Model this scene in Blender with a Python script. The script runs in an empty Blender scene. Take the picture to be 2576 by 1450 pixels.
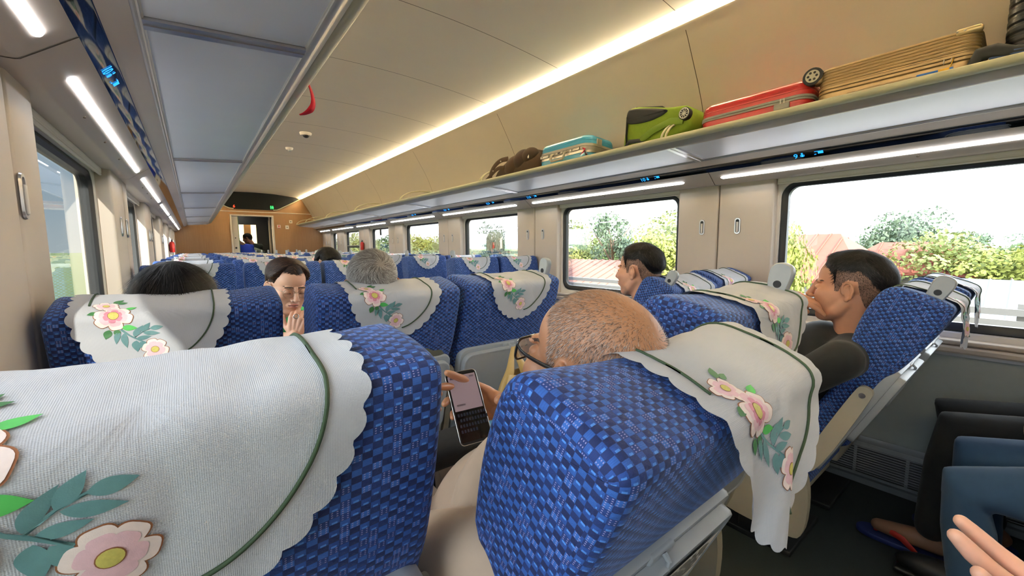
import bpy, bmesh, math, random
import numpy as np
from mathutils import Vector, Matrix

SC = bpy.context.scene
COL = SC.collection
PI = math.pi
rnd = random.Random(7)


def lin(r, g, b):
    f = lambda c: (c / 12.92 if c <= 0.04045 else ((c + 0.055) / 1.055) ** 2.4)
    return (f(r / 255), f(g / 255), f(b / 255), 1.0)


# ------------------------------------------------------------------ camera
YAW, PITCH, ROLL = math.radians(38.04), math.radians(5.85), math.radians(0.43)
CAMZ = 1.22
cam_data = bpy.data.cameras.new('camera')
cam_data.sensor_fit = 'HORIZONTAL'
cam_data.sensor_width = 36.0
cam_data.lens = 1020.0 / 2576 * 36.0
cam_data.clip_start = 0.02
cam_data.clip_end = 2000
cam = bpy.data.objects.new('camera', cam_data)
COL.objects.link(cam)
fw = Vector((math.sin(YAW) * math.cos(PITCH), math.cos(YAW) * math.cos(PITCH), -math.sin(PITCH)))
r0 = Vector((math.cos(YAW), -math.sin(YAW), 0))
d0 = fw.cross(r0)
rr = math.cos(ROLL) * r0 + math.sin(ROLL) * d0
dd = -math.sin(ROLL) * r0 + math.cos(ROLL) * d0
M = Matrix.Identity(4)
for i in range(3):
    M[i][0], M[i][1], M[i][2] = rr[i], -dd[i], -fw[i]
M.translation = (0, 0, CAMZ)
cam.matrix_world = M
SC.camera = cam

# ------------------------------------------------------------------ view, world, sun
SC.view_settings.view_transform = 'Standard'
SC.view_settings.look = 'None'
SC.view_settings.gamma = 1.0
SC.view_settings.use_curve_mapping = False
SC.view_settings.exposure = 1.4
SC.cycles.use_denoising = True
SC.cycles.max_bounces = 8
SC.cycles.diffuse_bounces = 5
SC.cycles.glossy_bounces = 4
SC.cycles.transmission_bounces = 6
SC.cycles.transparent_max_bounces = 16
SC.cycles.caustics_reflective = False
SC.cycles.caustics_refractive = False
SC.cycles.sample_clamp_indirect = 8.0

SUN_DIR = Vector((0.25, 1.0, -0.40)).normalized()      # the way the light travels
world = bpy.data.worlds.new('hazy_sky')
SC.world = world
world.use_nodes = True
nt = world.node_tree
nt.nodes.clear()
wo = nt.nodes.new('ShaderNodeOutputWorld')
bg = nt.nodes.new('ShaderNodeBackground')
tc = nt.nodes.new('ShaderNodeTexCoord')
sep = nt.nodes.new('ShaderNodeSeparateXYZ')
nt.links.new(tc.outputs['Generated'], sep.inputs[0])
ma = nt.nodes.new('ShaderNodeMath'); ma.operation = 'MULTIPLY_ADD'
ma.inputs[1].default_value = 0.5; ma.inputs[2].default_value = 0.5
nt.links.new(sep.outputs['X'], ma.inputs[0])
ramp = nt.nodes.new('ShaderNodeValToRGB')               # bright haze to both sides, clear blue ahead of the sunny side
for pos, v in ((0.22, 0.62), (0.36, 0.0), (0.465, 0.0), (0.56, 1.0)):
    el = ramp.color_ramp.elements.new(pos)
    el.color = (v, v, v, 1)
for k in (0, len(ramp.color_ramp.elements) - 1):
    ramp.color_ramp.elements[k].color = (1, 1, 1, 1) if k else (.66, .66, .66, 1)
nt.links.new(ma.outputs[0], ramp.inputs[0])
mz = nt.nodes.new('ShaderNodeMapRange')
mz.inputs['From Min'].default_value = 0.0
mz.inputs['From Max'].default_value = 0.26
nt.links.new(sep.outputs['Z'], mz.inputs['Value'])
low = nt.nodes.new('ShaderNodeMix'); low.data_type = 'RGBA'
low.inputs['A'].default_value = (0.23, 0.265, 0.285, 1)
low.inputs['B'].default_value = (0.085, 0.155, 0.235, 1)
nt.links.new(mz.outputs[0], low.inputs['Factor'])
mx = nt.nodes.new('ShaderNodeMix'); mx.data_type = 'RGBA'
mx.inputs['B'].default_value = (1.58, 1.66, 1.76, 1)
nt.links.new(ramp.outputs[0], mx.inputs['Factor'])
nt.links.new(low.outputs['Result'], mx.inputs['A'])
nt.links.new(mx.outputs['Result'], bg.inputs['Color'])
bg.inputs['Strength'].default_value = 2.0
nt.links.new(bg.outputs[0], wo.inputs['Surface'])

sun_data = bpy.data.lights.new('sun', 'SUN')
sun_data.energy = 4.5
sun_data.angle = math.radians(0.8)
sun_data.color = (1.0, 0.95, 0.86)
sun = bpy.data.objects.new('sun', sun_data)
COL.objects.link(sun)
sun.rotation_euler = SUN_DIR.to_track_quat('-Z', 'Y').to_euler()
sun.location = (-20, -30, 30)


# ------------------------------------------------------------------ materials
class NT:
    """a few shorthands for node trees"""

    def __init__(s, name):
        s.m = bpy.data.materials.new(name)
        s.m.use_nodes = True
        s.t = s.m.node_tree
        s.b = s.t.nodes['Principled BSDF']

    def n(s, kind, **kw):
        nd = s.t.nodes.new(kind)
        for k, v in kw.items():
            setattr(nd, k, v)
        return nd

    def l(s, a, b):
        s.t.links.new(a, b)

    def put(s, sock, v):
        if isinstance(v, bpy.types.NodeSocket):
            s.l(v, sock)
        else:
            sock.default_value = v

    def math(s, op, a, b=0.0, c=None, clamp=False):
        nd = s.n('ShaderNodeMath', operation=op, use_clamp=clamp)
        s.put(nd.inputs[0], a)
        s.put(nd.inputs[1], b)
        if c is not None:
            s.put(nd.inputs[2], c)
        return nd.outputs[0]

    def mix(s, f, a, b):
        nd = s.n('ShaderNodeMix', data_type='RGBA')
        s.put(nd.inputs['Factor'], f)
        s.put(nd.inputs['A'], a)
        s.put(nd.inputs['B'], b)
        return nd.outputs['Result']

    def noise(s, scale, detail=3, vec=None, rough=0.5):
        nd = s.n('ShaderNodeTexNoise')
        nd.inputs['Scale'].default_value = scale
        nd.inputs['Detail'].default_value = detail
        nd.inputs['Roughness'].default_value = rough
        if vec is None:
            vec = s.n('ShaderNodeTexCoord').outputs['Object']
        s.l(vec, nd.inputs['Vector'])
        return nd.outputs['Fac']

    def bump(s, h, strength=0.3, dist=0.002):
        nd = s.n('ShaderNodeBump')
        nd.inputs['Strength'].default_value = strength
        nd.inputs['Distance'].default_value = dist
        s.l(h, nd.inputs['Height'])
        s.l(nd.outputs[0], s.b.inputs['Normal'])

    def uv(s):
        sp = s.n('ShaderNodeSeparateXYZ')
        s.l(s.n('ShaderNodeUVMap').outputs[0], sp.inputs[0])
        return sp.outputs[0], sp.outputs[1]


MATS = {}


def mat(name, rgb, rough=0.5, metal=0.0, var=0.06, scale=30, bump=0.0, coat=0.0, sheen=0.0, spec=0.5, emit=None, estr=1.0, sss=0.0):
    """a principled material with gentle noise variation"""
    if name in MATS:
        return MATS[name]
    q = NT(name)
    c = lin(*rgb)
    if var > 0:
        f = q.noise(scale)
        lo = tuple(x * (1 - var) for x in c[:3]) + (1,)
        hi = tuple(min(1, x * (1 + var)) for x in c[:3]) + (1,)
        q.l(q.mix(f, lo, hi), q.b.inputs['Base Color'])
    else:
        q.b.inputs['Base Color'].default_value = c
    q.b.inputs['Roughness'].default_value = rough
    q.b.inputs['Metallic'].default_value = metal
    q.b.inputs['Specular IOR Level'].default_value = spec
    if coat:
        q.b.inputs['Coat Weight'].default_value = coat
    if sheen:
        q.b.inputs['Sheen Weight'].default_value = sheen
    if sss:
        q.b.inputs['Subsurface Weight'].default_value = sss
        q.b.inputs['Subsurface Radius'].default_value = (0.012, 0.005, 0.003)
    if emit is not None:
        q.b.inputs['Emission Color'].default_value = lin(*emit)
        q.b.inputs['Emission Strength'].default_value = estr
    if bump:
        q.bump(q.noise(scale * 8, 4), bump, 0.001)
    MATS[name] = q.m
    return q.m


def seat_fabric():
    q = NT('seat_fabric')
    u, v = q.uv()
    x = q.math('DIVIDE', u, 0.0092)
    y = q.math('DIVIDE', v, 0.0074)
    ix, iy = q.math('FLOOR', x), q.math('FLOOR', y)
    fx, fy = q.math('SUBTRACT', x, ix), q.math('SUBTRACT', y, iy)
    par = q.math('MODULO', q.math('ADD', q.math('ADD', ix, iy), 4000.0), 2.0)
    cb = q.n('ShaderNodeCombineXYZ')
    q.l(ix, cb.inputs[0]); q.l(iy, cb.inputs[1])
    wn = q.n('ShaderNodeTexWhiteNoise', noise_dimensions='2D')
    q.l(cb.outputs[0], wn.inputs['Vector'])
    r = wn.outputs['Value']
    r2 = q.math('FRACT', q.math('MULTIPLY', r, 7.31))
    ax = q.math('ABSOLUTE', q.math('SUBTRACT', fx, 0.5))
    ay = q.math('ABSOLUTE', q.math('SUBTRACT', fy, 0.5))
    blue = q.mix(r, (0.014, 0.060, 0.27, 1), (0.030, 0.125, 0.45, 1))
    navy = q.mix(q.math('MULTIPLY', r, r), (0.005, 0.013, 0.075, 1), (0.012, 0.042, 0.20, 1))
    c = q.mix(par, blue, navy)
    stripes = q.math('GREATER_THAN', q.math('FRACT', q.math('MULTIPLY', fy, 4.0)), 0.55)
    c = q.mix(q.math('MULTIPLY', stripes, 0.18), c, (0.01, 0.02, 0.12, 1))
    # pale dash at the head of some squares
    dash = q.math('MULTIPLY', q.math('LESS_THAN', ax, 0.27), q.math('GREATER_THAN', fy, 0.66))
    dash = q.math('MULTIPLY', dash, q.math('LESS_THAN', r, 0.55))
    dash = q.math('MULTIPLY', dash, q.math('SUBTRACT', 1.0, par))
    c = q.mix(q.math('MULTIPLY', dash, 0.85), c, (0.075, 0.25, 0.70, 1))
    # pale dotted squares
    gx = q.math('ABSOLUTE', q.math('SUBTRACT', q.math('FRACT', q.math('MULTIPLY', fx, 2.0)), 0.5))
    gy = q.math('ABSOLUTE', q.math('SUBTRACT', q.math('FRACT', q.math('MULTIPLY', fy, 3.0)), 0.5))
    dots = q.math('MULTIPLY', q.math('LESS_THAN', gx, 0.17), q.math('LESS_THAN', gy, 0.2))
    dots = q.math('MULTIPLY', dots, q.math('GREATER_THAN', r, 0.80))
    c = q.mix(q.math('MULTIPLY', dots, 0.8), c, (0.33, 0.30, 0.55, 1))
    edge = q.math('MAXIMUM', ax, ay)
    gap = q.math('GREATER_THAN', edge, 0.455)
    c = q.mix(q.math('MULTIPLY', gap, 0.5), c, (0.006, 0.012, 0.07, 1))
    q.l(c, q.b.inputs['Base Color'])
    q.b.inputs['Roughness'].default_value = 0.8
    q.b.inputs['Sheen Weight'].default_value = 0.22
    q.b.inputs['Sheen Roughness'].default_value = 0.4
    q.b.inputs['Sheen Tint'].default_value = (0.45, 0.6, 1.0, 1)
    h = q.math('ADD', q.math('MULTIPLY', q.math('SUBTRACT', 0.5, edge), 1.2), q.math('MULTIPLY', q.math('SUBTRACT', 1.0, par), 0.4))
    h = q.math('ADD', h, q.math('MULTIPLY', q.noise(900, 2), 0.5))
    q.bump(h, 0.55, 0.0012)
    return q.m


def cover_cloth():
    q = NT('white_cover_cloth')
    u, v = q.uv()
    k = 2 * PI / 0.0026
    a = q.math('SINE', q.math('MULTIPLY', q.math('ADD', u, v), k))
    b = q.math('SINE', q.math('MULTIPLY', q.math('SUBTRACT', u, v), k))
    w = q.math('MULTIPLY', a, b)
    f = q.math('ADD', q.math('MULTIPLY', w, 0.16), 0.5)
    q.l(q.mix(f, lin(164, 167, 175), lin(216, 218, 222)), q.b.inputs['Base Color'])
    q.b.inputs['Roughness'].default_value = 0.85
    q.b.inputs['Sheen Weight'].default_value = 0.1
    q.bump(q.math('ADD', q.math('MULTIPLY', w, 0.5), q.math('MULTIPLY', q.noise(60, 3), 0.6)), 0.35, 0.0008)
    return q.m


def glass_mat(name, tint=(1, 1, 1, 1), refl=0.5):
    q = NT(name)
    q.t.nodes.remove(q.b)
    out = [n for n in q.t.nodes if n.type == 'OUTPUT_MATERIAL'][0]
    tr = q.n('ShaderNodeBsdfTransparent')
    tr.inputs[0].default_value = tint
    gl = q.n('ShaderNodeBsdfGlossy')
    gl.inputs['Roughness'].default_value = 0.02
    fr = q.n('ShaderNodeFresnel')
    fr.inputs[0].default_value = 1.45
    mx = q.n('ShaderNodeMixShader')
    q.l(q.math('MULTIPLY', fr.outputs[0], refl), mx.inputs[0])
    q.l(tr.outputs[0], mx.inputs[1])
    q.l(gl.outputs[0], mx.inputs[2])
    q.l(mx.outputs[0], out.inputs[0])
    return q.m


FAB = seat_fabric()
CLOTH = cover_cloth()
GLASS = glass_mat('window_glass', (0.93, 0.97, 0.96, 1), 0.7)
LENS = glass_mat('spectacle_lens', (0.95, 0.97, 0.97, 1), 0.6)
BEIGE = mat('wall_panel_beige', (206, 192, 176), 0.55, var=0.03, scale=6, bump=0.05)
CREAM = mat('ceiling_cream', (238, 230, 210), 0.6, var=0.02, scale=4)
GREYW = mat('lower_wall_grey', (176, 184, 180), 0.6, var=0.05, scale=40, bump=0.1)
SAND = mat('upper_wall_sand', (208, 195, 178), 0.6, var=0.02, scale=4)
BULK = mat('bulkhead_taupe', (212, 198, 186), 0.5, var=0.03, scale=8)
WHITEP = mat('white_frame_paint', (228, 220, 208), 0.45, var=0.02)
BLACKR = mat('black_rubber', (22, 24, 26), 0.45, var=0.1)
ALU = mat('brushed_aluminium', (196, 194, 194), 0.28, 0.9, var=0.05, scale=12)
RACKP = mat('rack_panel_metal', (240, 242, 248), 0.40, 0.15, var=0.04, scale=5)
RAIL = mat('rack_rail_cream', (216, 210, 176), 0.35, var=0.03)
GLOSSB = mat('gloss_black_panel', (14, 18, 22), 0.04, var=0.0, coat=0.5)
WOOD = None
SHELL = mat('seat_shell_grey', (158, 164, 168), 0.4, var=0.04, scale=60, bump=0.04)
SHELLW = mat('seat_frame_putty', (176, 170, 152), 0.45, var=0.04)
DARKM = mat('dark_metal', (40, 42, 44), 0.5, 0.4)
FLOOR = mat('floor_vinyl_dark', (38, 46, 46), 0.6, var=0.25, scale=200)


def wood_mat():
    q = NT('end_wall_wood_laminate')
    co = q.n('ShaderNodeTexCoord').outputs['Object']
    mp = q.n('ShaderNodeMapping')
    mp.inputs['Scale'].default_value = (30, 1, 1.2)
    q.l(co, mp.inputs[0])
    f = q.noise(3.0, 5, mp.outputs[0], 0.6)
    q.l(q.mix(f, lin(140, 104, 66), lin(170, 130, 86)), q.b.inputs['Base Color'])
    q.b.inputs['Roughness'].default_value = 0.5
    return q.m


WOOD = wood_mat()


# ------------------------------------------------------------------ mesh helpers
class MB:
    """collects geometry, then links it as one mesh object"""

    def __init__(s):
        s.v, s.f, s.mi, s.uvs = [], [], [], {}

    def add(s, vs, fs, mi=0, uv=None):
        o = len(s.v)
        s.v += [tuple(map(float, p)) for p in vs]
        for k, f in enumerate(fs):
            if uv is not None:
                s.uvs[len(s.f)] = uv[k]
            s.f.append(tuple(o + i for i in f))
            s.mi.append(mi if isinstance(mi, int) else mi[k])
        return s

    def box(s, c, d, mi=0, rot=None, bev=0.0):
        x, y, z = d[0] / 2, d[1] / 2, d[2] / 2
        b = min(bev, x * .95, y * .95, z * .95)
        if b <= 0:
            vs = [(i * x, j * y, k * z) for i in (-1, 1) for j in (-1, 1) for k in (-1, 1)]
            fs = [(0, 1, 3, 2), (4, 6, 7, 5), (0, 4, 5, 1), (2, 3, 7, 6), (0, 2, 6, 4), (1, 5, 7, 3)]
        else:
            bm = bmesh.new()
            bmesh.ops.create_cube(bm, size=1.0, matrix=Matrix.Diagonal((d[0], d[1], d[2], 1)))
            bmesh.ops.bevel(bm, geom=bm.edges[:], offset=b, segments=3, affect='EDGES', profile=0.5)
            bm.verts.ensure_lookup_table()
            vs = [tuple(v.co) for v in bm.verts]
            for i, v in enumerate(bm.verts):
                v.index = i
            fs = [tuple(v.index for v in f.verts) for f in bm.faces]
            bm.free()
        if rot is not None:
            R = rot if isinstance(rot, Matrix) else Matrix.Rotation(rot[1], 3, rot[0])
            vs = [R @ Vector(p) for p in vs]
        return s.add([(p[0] + c[0], p[1] + c[1], p[2] + c[2]) for p in vs], fs, mi)

    def tube(s, pts, rad, n=10, mi=0, caps=True, flat=1.0, up=None):
        P = [Vector(p) for p in pts]
        R = rad if isinstance(rad, (list, tuple)) else [rad] * len(P)
        rings, vs, fs = [], [], []
        prev = None
        for i, p in enumerate(P):
            t = (P[min(i + 1, len(P) - 1)] - P[max(i - 1, 0)]).normalized()
            if prev is None:
                a = Vector(up) if up else (Vector((0, 0, 1)) if abs(t.z) < .9 else Vector((1, 0, 0)))
            else:
                a = prev
            a = (a - t * a.dot(t))
            if a.length < 1e-6:
                a = t.orthogonal()
            a.normalize()
            b = t.cross(a)
            prev = a
            for k in range(n):
                w = 2 * PI * k / n
                vs.append(p + a * (R[i] * math.cos(w)) + b * (R[i] * flat * math.sin(w)))
        for i in range(len(P) - 1):
            for k in range(n):
                fs.append((i * n + k, i * n + (k + 1) % n, (i + 1) * n + (k + 1) % n, (i + 1) * n + k))
        if caps:
            fs.append(tuple(reversed(range(n))))
            fs.append(tuple(range((len(P) - 1) * n, len(P) * n)))
        return s.add(vs, fs, mi)

    def ell(s, c, r, nu=16, nv=10, mi=0, R=None):
        vs, fs = [], []
        for j in range(nv + 1):
            ph = PI * j / nv
            for i in range(nu):
                th = 2 * PI * i / nu
                p = Vector((r[0] * math.sin(ph) * math.cos(th), r[1] * math.sin(ph) * math.sin(th), r[2] * math.cos(ph)))
                if R is not None:
                    p = R @ p
                vs.append(p + Vector(c))
        for j in range(nv):
            for i in range(nu):
                a, b = j * nu + i, j * nu + (i + 1) % nu
                fs.append((a + nu, b + nu, b, a))
        return s.add(vs, fs, mi)

    def loft(s, rings, mi=0, closed=True, caps=False):
        n = len(rings[0])
        vs = [p for r in rings for p in r]
        fs = []
        for i in range(len(rings) - 1):
            for k in range(n if closed else n - 1):
                fs.append((i * n + k, i * n + (k + 1) % n, (i + 1) * n + (k + 1) % n, (i + 1) * n + k))
        if caps:
            fs.append(tuple(reversed(range(n))))
            fs.append(tuple(range((len(rings) - 1) * n, len(rings) * n)))
        return s.add(vs, fs, mi)

    def prism(s, poly, axis, a, b, mi=0):
        """poly: 2-D outline; extruded along axis 0/1/2 from a to b"""
        def P(p, t):
            q = list(p)
            q.insert(axis, t)
            return tuple(q)
        n = len(poly)
        vs = [P(p, a) for p in poly] + [P(p, b) for p in poly]
        fs = [tuple(range(n)), tuple(reversed(range(n, 2 * n)))]
        fs += [(i, n + i, n + (i + 1) % n, (i + 1) % n) for i in range(n)]
        return s.add(vs, fs, mi)

    def build(s, name, mats, parent=None, smooth=True, loc=None, auto=None, fix=True):
        me = bpy.data.meshes.new(name)
        me.from_pydata(s.v, [], s.f)
        for m in (mats if isinstance(mats, (list, tuple)) else [mats]):
            me.materials.append(m)
        if any(s.mi):
            me.polygons.foreach_set('material_index', s.mi)
        if s.uvs:
            ul = me.uv_layers.new(name='UVMap')
            for pi, p in enumerate(me.polygons):
                uvp = s.uvs.get(pi)
                if uvp is None:
                    continue
                for li, q in zip(p.loop_indices, uvp):
                    ul.data[li].uv = q
        if fix and not s.uvs:
            bm = bmesh.new(); bm.from_mesh(me)
            bmesh.ops.recalc_face_normals(bm, faces=bm.faces[:])
            bm.to_mesh(me); bm.free()
        if smooth:
            me.polygons.foreach_set('use_smooth', [True] * len(me.polygons))
            if auto is not None:
                me.set_sharp_from_angle(angle=math.radians(auto))
        me.update()
        return put(name, me, parent, loc)


def put(name, me, parent=None, loc=None):
    o = bpy.data.objects.new(name, me)
    COL.objects.link(o)
    if parent is not None:
        o.parent = parent
    if loc is not None:
        o.location = loc
    return o


def tag(o, label=None, cat=None, group=None, kind=None):
    if label: o['label'] = label
    if cat: o['category'] = cat
    if group: o['group'] = group
    if kind: o['kind'] = kind
    return o


def struct(o):
    o['kind'] = 'structure'
    return o


def thing(name, label, cat, loc=(0, 0, 0), rz=0.0, group=None):
    o = bpy.data.objects.new(name, None)
    o.empty_display_size = 0.05
    COL.objects.link(o)
    o.location = loc
    o.rotation_euler = (0, 0, rz)
    return tag(o, label, cat, group)


def rrect(a0, a1, b0, b1, r, n=8):
    """rounded rectangle outline, counter-clockwise"""
    out = []
    for (ca, cb, s) in ((a1 - r, b1 - r, 0), (a0 + r, b1 - r, 1), (a0 + r, b0 + r, 2), (a1 - r, b0 + r, 3)):
        for k in range(n + 1):
            w = PI / 2 * (s + k / n)
            out.append((ca + r * math.cos(w), cb + r * math.sin(w)))
    return out


def interp(path, n):
    """resample a polyline evenly"""
    P = np.array(path, float)
    d = np.concatenate([[0], np.cumsum(np.linalg.norm(np.diff(P, axis=0), axis=1))])
    t = np.linspace(0, d[-1], n)
    return np.stack([np.interp(t, d, P[:, i]) for i in range(P.shape[1])], 1), t


def smooth_poly(P, it=2, closed=False):
    P = [tuple(p) for p in P]
    for _ in range(it):
        Q = []
        n = len(P)
        if not closed:
            Q.append(P[0])
        for i in range(n if closed else n - 1):
            a, b = P[i], P[(i + 1) % n]
            Q.append(tuple(.75 * x + .25 * y for x, y in zip(a, b)))
            Q.append(tuple(.25 * x + .75 * y for x, y in zip(a, b)))
        if not closed:
            Q.append(P[-1])
        P = Q
    return P


ORD = ['first', 'second', 'third', 'fourth', 'fifth', 'sixth', 'seventh', 'eighth', 'ninth', 'tenth', 'eleventh']
# ================================================================== carriage shell
XC = 1.175
YA, YB = -4.0, 11.2
PIL = [(-4.0, -3.74), (-2.57, -1.99), (-0.82, -0.24), (0.93, 1.51), (2.69, 3.27), (4.40, 4.97), (6.16, 6.76), (7.73, 8.32), (9.36, 9.90), (10.42, 11.2)]
BAYS = [-4.0, -2.24, -0.495, 1.25, 2.995, 4.74, 6.485, 8.23, 9.975, 10.95]
WINZ = (0.862, 1.545)


def S(x, side):
    return x if side > 0 else 2 * XC - x


def strip_profile(mb, prof, y0, y1, side, mi=0):
    """a profile of (x, z) points swept along the carriage"""
    vs = [(S(x, side), y0, z) for x, z in prof] + [(S(x, side), y1, z) for x, z in prof]
    n = len(prof)
    return mb.add(vs, [(i, i + 1, n + i + 1, n + i) for i in range(n - 1)], mi)


fl = MB().box((XC, (YA + 14.7) / 2, -0.03), (3.1, 14.7 - YA, 0.06))
struct(fl.build('floor', FLOOR, smooth=False))

SEAM = mat('panel_seam_dark', (96, 82, 66), 0.8, var=0)
BULKP = [(2.74, 1.598), (2.63, 1.592), (2.60, 1.592), (2.592, 1.594), (2.505, 1.660)]
UPPER = [(2.50, 1.70), (2.472, 1.80), (2.43, 1.95), (2.39, 2.05), (2.337, 2.15), (2.27, 2.26), (2.215, 2.35), (2.19, 2.385), (2.172, 2.398), (2.166, 2.408), (2.172, 2.416), (2.20, 2.42), (2.22, 2.47)]


def side_wall(side, name):
    m = MB()
    # lower wall, sill
    sx = lambda x: S(x, side)
    strip_profile(m, [(2.66, 0.0), (2.66, 0.74)], YA, YB, side, 1)
    strip_profile(m, [(2.66, 0.735), (2.620, 0.735), (2.615, 0.742), (2.615, 0.758), (2.622, 0.766), (2.75, 0.79)], YA, YB, side, 0)
    strip_profile(m, [(2.652, 0.715), (2.645, 0.718), (2.645, 0.735)], YA, YB, side, 3)
    # pillars: two panels with a groove
    for a, b in PIL:
        g = (a + b) / 2 + (0.02 if side > 0 else 0.10)
        for p, q in ((a, g - 0.003), (g + 0.003, b)):
            m.box((sx(2.692), (p + q) / 2, (0.772 + 1.66) / 2), (0.124, q - p, 1.66 - 0.772), 0, bev=0.012)
        m.box((sx(2.70), g, 1.2), (0.11, 0.02, 0.86), 2)
    for a, b in zip([p[1] for p in PIL[:-1]], [p[0] for p in PIL[1:]]):
        for t in (0.2, 0.5, 0.8):
            m.ell((sx(2.574), a + (b - a) * t, 1.6075), (0.004, 0.006, 0.004), 10, 4, 2)
    strip_profile(m, BULKP, YA, YB, side, 4)
    for yb in BAYS[1:]:
        for prof, dx in ((BULKP[1:], -0.0012), (UPPER[:8], -0.0012)):
            strip_profile(m, [(x + dx, z - 0.0008) for x, z in prof], yb - 0.0022, yb + 0.0022, side, 2)
    strip_profile(m, UPPER, YA, YB, side, 5)
    o = struct(m.build(name, [BEIGE, GREYW, SEAM, ALU, BULK, SAND], smooth=True, auto=35))
    # recessed coat pulls on the pillars
    for a, b in PIL:
        for y in (a + 0.19, a + 0.41):
            h = MB()
            h.loft([[(sx(2.6285), y + p, 1.335 + q) for p, q in rrect(-.018, .018, -.05, .05, .017, 5)],
                    [(sx(2.6245), y + p, 1.335 + q) for p, q in rrect(-.016, .016, -.048, .048, .015, 5)],
                    [(sx(2.6245), y + p, 1.335 + q) for p, q in rrect(-.011, .011, -.041, .041, .0105, 5)],
                    [(sx(2.6292), y + p, 1.335 + q) for p, q in rrect(-.010, .010, -.040, .040, .0095, 5)]], 0)
            h.add([(sx(2.6292), y + p, 1.335 + q) for p, q in rrect(-.010, .010, -.040, .040, .0095, 5)], [tuple(range(24))], 1)
            h.box((sx(2.624), y, 1.328), (0.006, 0.013, 0.064), 2, bev=0.003)
            h.build('coat_pull', [ALU, BLACKR, WHITEP], o, auto=40)
    # heater grille along the foot of the wall
    for i in range(len(BAYS) - 1):
        a, b = BAYS[i] + 0.01, BAYS[i + 1] - 0.01
        g = MB()
        strip_profile(g, [(2.655, 0.235), (2.575, 0.232), (2.566, 0.226), (2.563, 0.212)], a, b, side, 0)
        strip_profile(g, [(2.563, 0.075), (2.566, 0.06), (2.60, 0.034), (2.61, 0.0)], a, b, side, 0)
        for j in range(11):
            z = 0.083 + j * 0.0125
            g.box((sx(2.572), (a + b) / 2, z), (0.016, b - a, 0.0045), 0)
        n = int((b - a) / 0.18)
        for j in range(n + 1):
            g.box((sx(2.576), a + 0.006 + (b - a - 0.012) * j / n, 0.145), (0.02, 0.012, 0.14), 0)
        g.box((sx(2.615), (a + b) / 2, 0.14), (0.004, b - a, 0.17), 1)
        g.build('heater_grille', [SHELL, BLACKR], o, smooth=False)
    return o


wr = side_wall(1, 'wall_right')
wl = side_wall(-1, 'wall_left')

# ceiling with its seams
m = MB()
N = 24
cz = lambda x: 2.447 + 0.055 * (1 - ((x - XC) / 0.905) ** 2)
xs = [0.27 + 1.81 * i / N for i in range(N + 1)]
rec = [(2.08, 2.447), (2.12, 2.449), (2.17, 2.449), (2.205, 2.444), (2.222, 2.430)]
for sd in (1, -1):
    strip_profile(m, rec, YA, YB, sd, 0)
m.add([(x, y, cz(x)) for y in (YA, YB) for x in xs], [(i, i + 1, N + 2 + i, N + 1 + i) for i in range(N)], 0)
for k in range(-5, 11):
    y = 1.25 + 0.8725 * k
    m.add([(x, y + d, cz(x) - 0.001) for d in (-.002, .002) for x in xs], [(i, i + 1, N + 2 + i, N + 1 + i) for i in range(N)], 1)
m.box((XC, (YA + YB) / 2, 2.62), (3.1, YB - YA, 0.04), 0)
struct(m.build('ceiling', [CREAM, SEAM], auto=40))

# cove lights and their housings
COVE = mat('cove_diffuser', (255, 244, 214), 0.5, var=0, emit=(255, 242, 214), estr=60.0)
for side in (1, -1):
    m = MB()
    strip_profile(m, [(2.174, 2.4178), (2.180, 2.4205), (2.198, 2.4225), (2.204, 2.4215)], YA, YB, side, 0)
    o = m.build('cove_light', COVE)
    tag(o, 'long warm light strip in the ceiling cove ' + ('above the loaded luggage rack' if side > 0 else 'hidden above the empty luggage rack'), 'light', 'cove lights')

# strip lights and the black display strip on the bulkheads
STRIP = mat('strip_light_diffuser', (255, 255, 255), 0.4, var=0, emit=(246, 249, 255), estr=9.0)
wname = {1: 'luggage side', -1: 'sunlit side'}
place = ['behind the camera', 'by the rear window', 'over the first window ahead', 'over the second window ahead', 'over the third window ahead',
         'over the fourth window ahead', 'over the fifth window ahead', 'over the sixth window ahead', 'next to the wooden end wall']


def text_mesh(txt, size):
    cu = bpy.data.curves.new('text', 'FONT')
    cu.body = txt
    cu.size = size
    cu.extrude = 0.0003
    ob = bpy.data.objects.new('text', cu)
    COL.objects.link(ob)
    bpy.context.view_layer.update()
    me = bpy.data.meshes.new_from_object(ob.evaluated_get(bpy.context.evaluated_depsgraph_get()))
    vs = [tuple(v.co) for v in me.vertices]
    fs = [tuple(p.vertices) for p in me.polygons]
    bpy.data.objects.remove(ob)
    bpy.data.curves.remove(cu)
    bpy.data.meshes.remove(me)
    return vs, fs


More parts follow.
